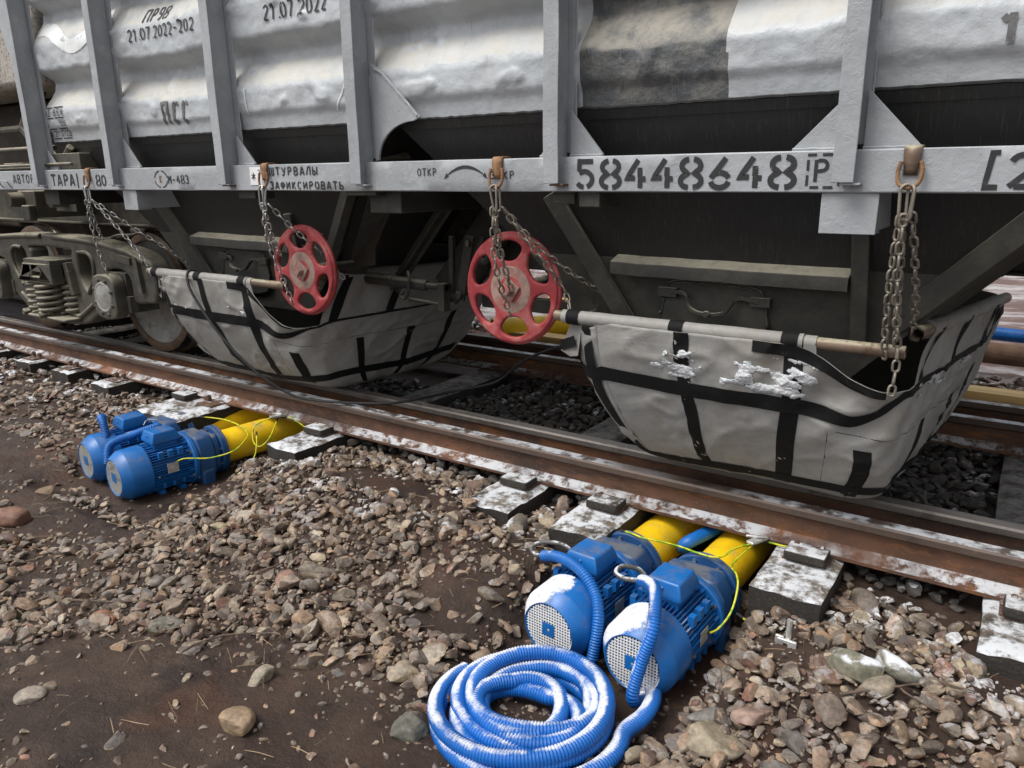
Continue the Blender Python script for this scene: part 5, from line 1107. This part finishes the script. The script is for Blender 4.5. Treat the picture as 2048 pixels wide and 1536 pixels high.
# ------------------------------------------------------------------ screw conveyor drives
def drive(loc, rz, label, cv):
    bl = MT['bluebare']
    t = thing('screw_drive', loc, label, 'electric motor', 'screw conveyor drives under the rail', rz); t.scale = (1, .84, 1); L = dict(local=True)
    m = MB(); m.lathe([(.020, .098), (.004, .105), (0, .109), (.003, .113), (.035, .132), (.060, .1465), (.068, .149), (.20, .1515), (.205, .1485), (.20, .140)], n=72); cov = m.build('fan_cover', cv, t, smooth=28, **L)
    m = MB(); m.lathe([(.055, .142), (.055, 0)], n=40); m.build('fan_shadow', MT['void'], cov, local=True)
    g = MB(); R = .102; p = .0118; k = int(R/p)
    for i in range(-k, k+1):
        c = i*p; h = math.sqrt(max(R*R-c*c, 0))
        if h > .01: g.box(c-.0023, c+.0023, .0045, .0065, -h, h); g.box(-h, h, .0030, .0044, c-.0023, c+.0023)
    g.build('grille', MT['grille' if cv is MT['blue'] else 'grilledirty'], cov, smooth=0, **L)
    m = MB(); v, f = plate([[(-.027, -.027), (.027, -.027), (.027, .027), (-.027, .027)], arc(0, 0, .006, .006, 0, 330, 12)], .003, .0006, 'y', .002); m.add(v, f); m.build('centre_plate', bl, cov, **L)
    m = MB(); m.lathe([(.19, .118), (.50, .120)], n=60)
    for i in range(56):
        a = 2*PI*i/56
        if abs(math.atan2(math.sin(a-PI/2), math.cos(a-PI/2))) < .45: continue
        M = Matrix.Rotation(a, 4, 'Y'); m.box(.117, .143+.004*(i % 2), .205, .495, -.0019, .0019, M=M)
    for sz in (-1, 1):
        for yy in (.26, .33, .40): m.box(sz*.118-.012, sz*.118+.012, yy, yy+.035, .075, .118); m.box(sz*.125-.01, sz*.125+.01, yy+.004, yy+.02, -.10, -.07)
    for yy in (.27, .42): m.box(-.10, .10, yy-.02, yy+.02, -.152, -.125)
    m.build('motor_body', bl, t, smooth=30, **L)
    for sx in (1, -1):
        m = MB(); M = Matrix.Rotation(-sx*.5, 4, 'Y'); bolt(m, sx*.142, .235, -.02, .008, .01, 'x', sx); bb = m.build('earth_bolt', MT['bolt'], t, **L)
    m = MB(); m.box(-.062, .062, .265, .44, .105, .152); tb = m.build('terminal_box', bl, t, bevel=.006, **L)
    m = MB(); v = [(-.078, .252, .153), (.078, .252, .153), (.078, .452, .153), (-.078, .452, .153), (-.078, .252, .175), (.078, .252, .175), (.078, .452, .175), (-.078, .452, .175), (-.062, .272, .222), (.062, .272, .222), (.062, .432, .222), (-.062, .432, .222)]
    m.add(v, [(3, 2, 1, 0), (0, 1, 5, 4), (1, 2, 6, 5), (2, 3, 7, 6), (3, 0, 4, 7), (4, 5, 9, 8), (5, 6, 10, 9), (6, 7, 11, 10), (7, 4, 8, 11), (8, 9, 10, 11)]); m.lathe([(.2515, .0), (.2515, .008), (.262, .008)], (.0, 0, .195), 'y', 10); m.build('box_lid', bl, tb, bevel=.009, seg=3, **L)
    m = MB(); m.lathe([(-.062, .016), (-.080, .018), (-.084, .014), (-.105, .014), (-.112, .010), (-.112, 0)], (0, .35, .135), 'x', 10); m.build('cable_gland', MT['galv'], tb, **L)
    m = MB(); m.box(.1445, .1465, .30, .38, -.015, .045); m.build('rating_plate', MT['galv'], t, bevel=.0008, **L)
    m = MB(); m.lathe([(.488, .122), (.490, .160), (.497, .166), (.520, .166), (.526, .160), (.527, 0)], n=60)
    for i in range(16):
        a = 2*PI*i/16+.2; M = Matrix.Rotation(a, 4, 'Y'); m.box(.118, .155, .455, .4885, -.003, .003, M=M)
    fl = m.build('motor_flange', bl, t, smooth=30, **L)
    for i in range(6):
        a = 2*PI*i/6+.5; m = MB(); bolt(m, .148*math.cos(a), .489, .148*math.sin(a), .0115, .012); m.build('flange_bolt', MT['bolt'], fl, **L)
    # gear housing: octagonal drum with a flat hump on top and feet
    m = MB(); oc = [(-.105, .145), (.105, .145), (.15, .08), (.152, -.09), (.10, -.15), (-.10, -.15), (-.152, -.09), (-.15, .08)]
    m.prism(oc, .5275, .66); m.prism([(a*.86, b*.86) for a, b in oc], .6602, .715); m.box(-.16, -.12, .54, .64, -.165, -.06); m.box(.12, .16, .54, .64, -.165, -.06)
    gb = m.build('gear_housing', MT['gear'], t, bevel=.018, seg=3, smooth=40, **L)
    for x_, z_ in ((.135, .07), (-.135, .07), (.13, -.1), (-.13, -.1)):
        m = MB(); bolt(m, x_, .5268, z_, .010, .012); m.build('housing_bolt', MT['bolt'], gb, **L)
    m = MB(); m.lathe([(.7155, 0), (.7155, .150), (.72, .155), (.742, .155), (.745, .152), (.7455, .112)], n=48); m.lathe([(.7475, .108), (.7475, .154), (.751, .156), (.763, .154), (.766, .112)], n=48); pf = m.build('pipe_flange', MT['gear'], t, smooth=30, **L)
    for i in range(8):
        a = 2*PI*i/8+.3; m = MB(); bolt(m, .132*math.cos(a), .7152, .132*math.sin(a), .009, .011); m.build('flange_bolt', MT['bolt'], pf, **L)
    m = MB(); m.lathe([(.7665, .107), (1.75, .107), (1.7501, 0)], n=40); m.build('screw_tube', MT['yellow'], t, smooth=40, **L)
    return t
GR = 'screw conveyor drives under the rail'
drive((-1.303, 2.125, -.316), rad(-4), 'blue motor with snow on its round fan cover, left one of the front pair', MT['blue'])
drive((-.948, 2.11, -.314), rad(-3), 'snowy blue motor with ribbed hose across its fan grille, beside the hose coil', MT['blue'])
drive((-4.195, 2.03, -.318), rad(-7), 'clean blue motor with ribbed hose over its top, in front in left pit', MT['bluebare'])
drive((-4.615, 2.085, -.318), rad(-7), 'blue motor half hidden behind the other one in the far left pit', MT['bluebare'])

# ------------------------------------------------------------------ hoses, cables and earth wires
def hose(name, pts, r, mt, label, cat, group=None, pitch=.0105, amp=.075, n=14, extra=None):
    P = resample(spline(pts, 10), pitch/6); ph = np.arange(len(P))*PI/3
    rr = r*(1+amp*np.clip(np.sin(ph)*1.5+.5, -1, 1))
    m = MB(); m.tube(P, rr, n); o = m.build(name, mt, origin=tuple(P[0]), smooth=180, fix=False)
    V = np.array(m.v).reshape(-1, n, 3); d = V-V.mean(1, keepdims=True); d /= np.linalg.norm(d, axis=2, keepdims=True); up = np.array([-.6, -.05, .85]); up /= np.linalg.norm(up)
    at = o.data.attributes.new('lean', 'FLOAT', 'POINT'); at.data.foreach_set('value', (d@up).ravel().astype(np.float32)); return tag(o, label, cat, group)
def coil():
    cx, cy = -1.165, 1.778; N = 7.6; a0 = rad(18); pts = []; K = int(N*28); rs = np.random.RandomState(8)
    rk = [.315, .275, .215, .235, .13, .215, .11, .225, .295]; zk = [-.388, -.385, -.378, -.362, -.374, -.345, -.352, -.325, -.372]
    cxk = [.01, -.02, .02, -.05, .03, .035, -.045, .015, -.03]; cyk = [0, -.02, .015, .02, -.035, .03, -.02, .035, -.02]; ek = [0, .05, -.08, .10, -.12, .08, .14, -.06, .04]; pk = [0, .6, 1.4, .4, 2.0, .2, 1.1, 2.4, .5]
    f = lambda arr, t: np.interp(t, np.linspace(0, N, 9), arr)
    for i in range(K+1):
        t = N*i/K; a = a0-2*PI*t; r = f(rk, t)*(1+f(ek, t)*math.cos(2*(a-f(pk, t)))); z = f(zk, t)+.013*math.sin(a*1.0+t*1.9)
        pts.append((cx+f(cxk, t)+r*math.cos(a), cy+f(cyk, t)+r*math.sin(a)*.96, z))
    return pts
cp = coil()
hose('ribbed_hose', [(-.89, 2.16, -.40), (-.85, 2.08, -.395), (-.838, 1.98, -.39)]+cp, .0265, MT['hose'], 'coil of blue ribbed hose dusted with snow lying on the stones', 'hose')
hose('ribbed_hose', [(-1.02, 2.335, -.118), (-.985, 2.30, -.095), (-.935, 2.25, -.078), (-.895, 2.17, -.088), (-.873, 2.105, -.15), (-.888, 2.072, -.235), (-.900, 2.05, -.31), (-.905, 2.03, -.375), (-.90, 2.05, -.41), (-.885, 2.10, -.425)], .0215, MT['hose'], 'snowy ribbed blue hose arching over the front right motor and down its fan grille', 'hose')
hose('ribbed_hose', [(-1.475, 2.37, -.165), (-1.40, 2.345, -.135), (-1.32, 2.32, -.125), (-1.24, 2.29, -.14), (-1.175, 2.26, -.19), (-1.14, 2.22, -.24), (-1.13, 2.19, -.31), (-1.13, 2.16, -.40)], .0215, MT['hoseclear'], 'ribbed blue hose curving down between the two front motors', 'hose')
hose('ribbed_hose', [(-4.36, 2.42, -.165), (-4.28, 2.39, -.125), (-4.28, 2.33, -.12), (-4.36, 2.26, -.155), (-4.42, 2.21, -.18), (-4.455, 2.16, -.22), (-4.46, 2.14, -.32)], .0235, MT['hoseclear'], 'ribbed blue hose bent over the top of the clean left motor', 'hose')
hose('ribbed_hose', [(-4.70, 2.27, -.105), (-4.64, 2.23, -.085), (-4.585, 2.21, -.10), (-4.555, 2.20, -.17), (-4.53, 2.17, -.25), (-4.50, 2.14, -.33)], .0225, MT['hoseclear'], 'ribbed blue hose with an elbow standing between the two left motors', 'hose')
for pts, lab in (([(-1.395, 2.475, -.172), (-1.45, 2.47, -.150), (-1.53, 2.45, -.155), (-1.565, 2.42, -.175), (-1.53, 2.39, -.185), (-1.47, 2.37, -.165)], 'grey cable looped from terminal box to hose on the front left motor'),
                 ([(-1.055, 2.455, -.172), (-1.09, 2.45, -.145), (-1.14, 2.42, -.135), (-1.15, 2.38, -.145), (-1.10, 2.355, -.145), (-1.02, 2.335, -.118)], 'grey cable looped from terminal box to snowy hose on the front right motor'),
                 ([(-4.31, 2.44, -.17), (-4.37, 2.45, -.12), (-4.42, 2.40, -.11), (-4.40, 2.36, -.13)], 'thin pale cable at the terminal box of the clean left motor')):
    m = MB(); m.tube(resample(spline(pts, 10), .005), .0095 if 'thin' not in lab else .003, 10); tag(m.build('cable', MT['cable'], origin=pts[0], smooth=180), lab, 'cable', 'grey supply cables of the motors')
m = MB(); m.tube(resample(spline([(-1.10, 2.98, -.30), (-1.07, 2.92, -.235), (-1.0, 3.1, -.215), (-.96, 3.4, -.21), (-.93, 4.2, -.22)], 8), .02), .03, 14); tag(m.build('water_pipe', MT['hoseclear'], origin=(-1.1, 2.98, -.3), smooth=180), 'smooth blue pipe running under the rail between two yellow tubes', 'pipe')
WIRES = [([(-1.31, 2.75, -.165), (-1.24, 2.72, -.15), (-1.18, 2.70, -.145), (-1.10, 2.72, -.15), (-1.03, 2.74, -.16), (-.95, 2.71, -.15), (-.88, 2.70, -.145), (-.845, 2.73, -.145), (-.82, 2.80, -.135), (-.77, 2.93, -.15)], 'yellow green wire running along the tops of both front gearboxes to the rail clip'),
         ([(-.77, 2.93, -.15), (-.79, 2.86, -.16), (-.815, 2.76, -.19), (-.765, 2.66, -.17), (-.74, 2.60, -.19), (-.735, 2.52, -.25), (-.76, 2.45, -.295), (-.80, 2.40, -.305)], 'yellow green wire hanging in a long bow down the side of the front right gearbox'),
         ([(-.735, 2.60, -.30), (-.68, 2.58, -.31), (-.61, 2.54, -.305), (-.54, 2.50, -.285)], 'yellow green wire stretching from front gearbox to the silver clamp'),
         ([(-.76, 2.96, -.15), (-.72, 2.98, -.16), (-.67, 2.97, -.155), (-.62, 2.99, -.16)], 'short yellow green wire end from the rail clip to the snowy sleeper'),
         ([(-4.055, 2.30, -.325), (-3.99, 2.34, -.26), (-3.88, 2.45, -.265), (-3.80, 2.56, -.24), (-3.81, 2.66, -.20), (-3.88, 2.73, -.195), (-4.02, 2.79, -.19), (-4.18, 2.80, -.18), (-4.30, 2.77, -.175), (-4.36, 2.72, -.165)], 'yellow green wire crossing the side of the clean left motor and its tubes'),
         ([(-3.86, 2.985, -.15), (-3.90, 2.91, -.15), (-3.97, 2.85, -.20), (-3.93, 2.80, -.27), (-3.80, 2.75, -.27), (-3.76, 2.80, -.22), (-3.86, 2.95, -.155)], 'yellow green wire looped below the clip on rail foot behind left motors'),
         ([(-3.90, 2.81, -.21), (-3.83, 2.75, -.27), (-3.81, 2.70, -.34), (-3.82, 2.60, -.40), (-3.84, 2.52, -.43)], 'yellow green wire dropping to the stones beside the left gearbox'),
         ([(-3.85, 2.99, -.15), (-3.79, 3.0, -.15), (-3.70, 2.99, -.165), (-3.63, 3.0, -.2)], 'short yellow green wire end under the rail behind the left motors')]
for pts, lab in WIRES:
    m = MB(); m.tube(resample(spline(pts, 8), .008), .0042, 7); w_ = tag(m.build('earth_wire', MT['wire'], origin=pts[0], smooth=180), lab, 'wire', 'yellow green earthing wires')
    for q in (0, -1):
        a = np.array(pts[q]); b_ = np.array(pts[1 if q == 0 else -2]); d = (b_-a)/np.linalg.norm(b_-a); m = MB(); m.tube([a, a+d*.03], .0062, 8); m.build('sleeve_end', MT['rubber'], w_)
for x, y, lab in ((-.765, 2.955, 'silver clip with wires on the foot of the rail above the front motors'), (-3.862, 2.985, 'silver clip with wires on the foot of the rail behind the left motors')):
    c = thing('rail_clip', (x, y, -.155), lab, 'clip', 'earthing clips on the rail foot'); m = MB(); m.bar((x-.02, y-.075, -.135), (x+.015, y+.03, -.143), .035, .012); m.build('jaw', MT['galv'], c, bevel=.003); m = MB(); m.bar((x-.01, y-.01, -.175), (x-.01, y-.01, -.115), .016, .016); m.bar((x-.05, y-.03, -.128), (x+.02, y-.01, -.124), .012, .01); m.build('screw', MT['galv'], c, bevel=.002)
c = thing('ground_clamp', (-.52, 2.49, -.34), 'silver screw clamp on a short rod standing in the stones right of the front motors', 'clamp')
m = MB(); m.tube([(-.515, 2.49, -.40), (-.515, 2.49, -.19)], .010, 10); m.build('rod', MT['galv'], c); m = MB(); m.bar((-.545, 2.48, -.375), (-.543, 2.48, -.255), .012, .03); m.bar((-.495, 2.475, -.365), (-.497, 2.475, -.262), .012, .03); m.bar((-.55, 2.478, -.27), (-.485, 2.478, -.272), .014, .016); m.bar((-.55, 2.478, -.335), (-.485, 2.478, -.33), .014, .016); m.build('clamp_body', MT['galv'], c, bevel=.003)
m = MB(); m.tube([(-.575, 2.465, -.306), (-.462, 2.47, -.300)], .006, 8); bolt(m, -.47, 2.47, -.30, .012, .01, 'x', 1); m.build('clamp_screw', MT['galv'], c)

# ------------------------------------------------------------------ far side of the track
def timber(name, x0, x1, y, z, w_, h, mt, lab, rz=0):
    t = MB(); n = 30; xs = np.linspace(x0, x1, n); P = []
    for x in xs:
        j = .006*(vn(np.array(x*1.5), np.array(y))-.5); yy = y+rz*(x-x0); P.append([(x, yy-w_/2+j, z-h), (x, yy+w_/2+j, z-h), (x, yy+w_/2+j, z+j), (x, yy-w_/2+j, z+j)])
    P = np.array(P); P = np.concatenate([P, P[:, :1]], 1); t.grid(P); t.f += [(0, 1, 2, 3), tuple((n-1)*5+k for k in (3, 2, 1, 0))]; t.mi += [0, 0]
    return tag(t.build(name, mt, origin=(x0, y, z-h), bevel=.004), lab, 'timber', 'timbers beyond the far rail')
timber('timber_beam', -3.95, -2.6, 5.52, -.01, .16, .09, MT['timber'], 'yellow sawn timber lying by the far rail, seen through the right handwheel', .0)
timber('timber_beam', -.55, .9, 5.50, -.005, .17, .10, MT['timber'], 'yellow sawn timber lying by the far rail at the right edge', .0)
timber('timber_beam', -4.3, -2.1, 7.05, .05, .16, .10, MT['timber'], 'farther yellow timber seen over the pipe of the nearest bag', -.05)
timber('timber_beam', -4.4, -2.3, 7.9, .08, .16, .10, MT['timber'], 'farthest yellow timber seen between bag and hopper', -.08)
m = MB(); xs = np.linspace(-1.2, 1.2, 30); m.tube(np.stack([xs, 6.75+.02*xs, -.03+.02*vn(xs*3, xs*0)], 1), .085, 14); tag(m.build('log', MT['log'], origin=(-1.2, 6.75, -.1), smooth=50), 'brown log lying in the snow beyond the track at the right', 'log')
m = MB(); xs = np.linspace(-1.5, 1.5, 40); m.tube(np.stack([xs, 7.15+0*xs, .06-.02*xs], 1), .055, 16); tag(m.build('water_pipe', MT['hoseclear'], origin=(-1.5, 7.15, .06), smooth=180), 'smooth bright blue pipe lying across the snow at the right edge', 'pipe')
t = thing('yellow_cylinder', (-3.75, 5.75, -.05), 'yellow tube end with dark rim lying on ballast behind the right handwheel', 'tube')
m = MB(); m.lathe([(-.45, .10), (.40, .10)], n=40); m.lathe([(.40, .092), (-.40, .092)], n=40); b_ = m.build('tube_wall', MT['yellow'], t, local=True, fix=False); m = MB(); m.lathe([(.40, .10), (.40, .115), (.43, .115), (.43, .09)], n=40); m.build('rim', MT['yellow'], t, local=True)
t.rotation_euler = (0, 0, rad(-38)); t.location = (-3.62, 5.75, .0)
# twigs and roots on the soil
TW = [([(-2.45, 1.33, -.40), (-2.43, 1.42, -.385), (-2.36, 1.52, -.37), (-2.22, 1.60, -.36), (-2.2, 1.58, -.385)], .004, 'bent brown root arching over the pebbles at the mud edge'),
      ([(-2.2, 1.52, -.38), (-2.12, 1.45, -.385), (-2.02, 1.37, -.39)], .003, 'thin straight twig lying on pebbles right of bent root'),
      ([(-3.2, 1.28, -.39), (-3.02, 1.38, -.38), (-2.9, 1.46, -.37)], .005, 'brown stick lying on mud at the left'),
      ([(-2.65, 1.85, -.30), (-2.60, 1.93, -.27), (-2.62, 2.0, -.25), (-2.58, 2.06, -.25)], .004, 'crooked grey root on the gravel crest'),
      ([(-.30, 2.28, -.33), (-.18, 2.36, -.32), (-.05, 2.44, -.31), (.06, 2.46, -.31)], .004, 'forked dry root in the soil at the right edge'),
      ([(-.14, 2.38, -.32), (-.08, 2.34, -.32), (-.02, 2.33, -.33)], .003, 'thin dry rootlet at the lower right')]
for P, r, lab in TW:
    P = [(a, b, float(H(a, b))+.03+.25*(c_+.38)*.3) for a, b, c_ in P]; Q = resample(spline(P, 8), .015); Q += .004*(NR.rand(*Q.shape)-.5); m = MB(); m.tube(Q, np.linspace(r*1.3, r*.6, len(Q)), 6); tag(m.build('twig', MT['twig'], origin=P[0], smooth=180), lab, 'twig', 'twigs on the soil')

def straw():
    m = MB(); n = 0
    while n < 260:
        x = NR.uniform(-5.2, .5); y = NR.uniform(.9, 2.6)
        if not ((y-.62) > .655*(x+2.5)-.25) or (-1.5 < x < -.75 and y > 1.4) or (-4.8 < x < -3.8 and y > 1.9): continue
        a = NR.uniform(0, 6.3); l = NR.uniform(.015, .06); z = float(H(x, y))+NR.uniform(.006, .028); dx, dy = l*math.cos(a), l*math.sin(a); r = NR.uniform(.0006, .0014)
        m.tube([(x-dx, y-dy, z), (x, y, z+NR.uniform(0, .008)), (x+dx, y+dy, z+NR.uniform(-.004, .01))], r, 4); n += 1
    o = m.build('straw', MT['straw'], smooth=0, fix=False); tag(o, 'thin dry straw and rootlets littered over the mud and stones', 'straw', kind='stuff')
straw()
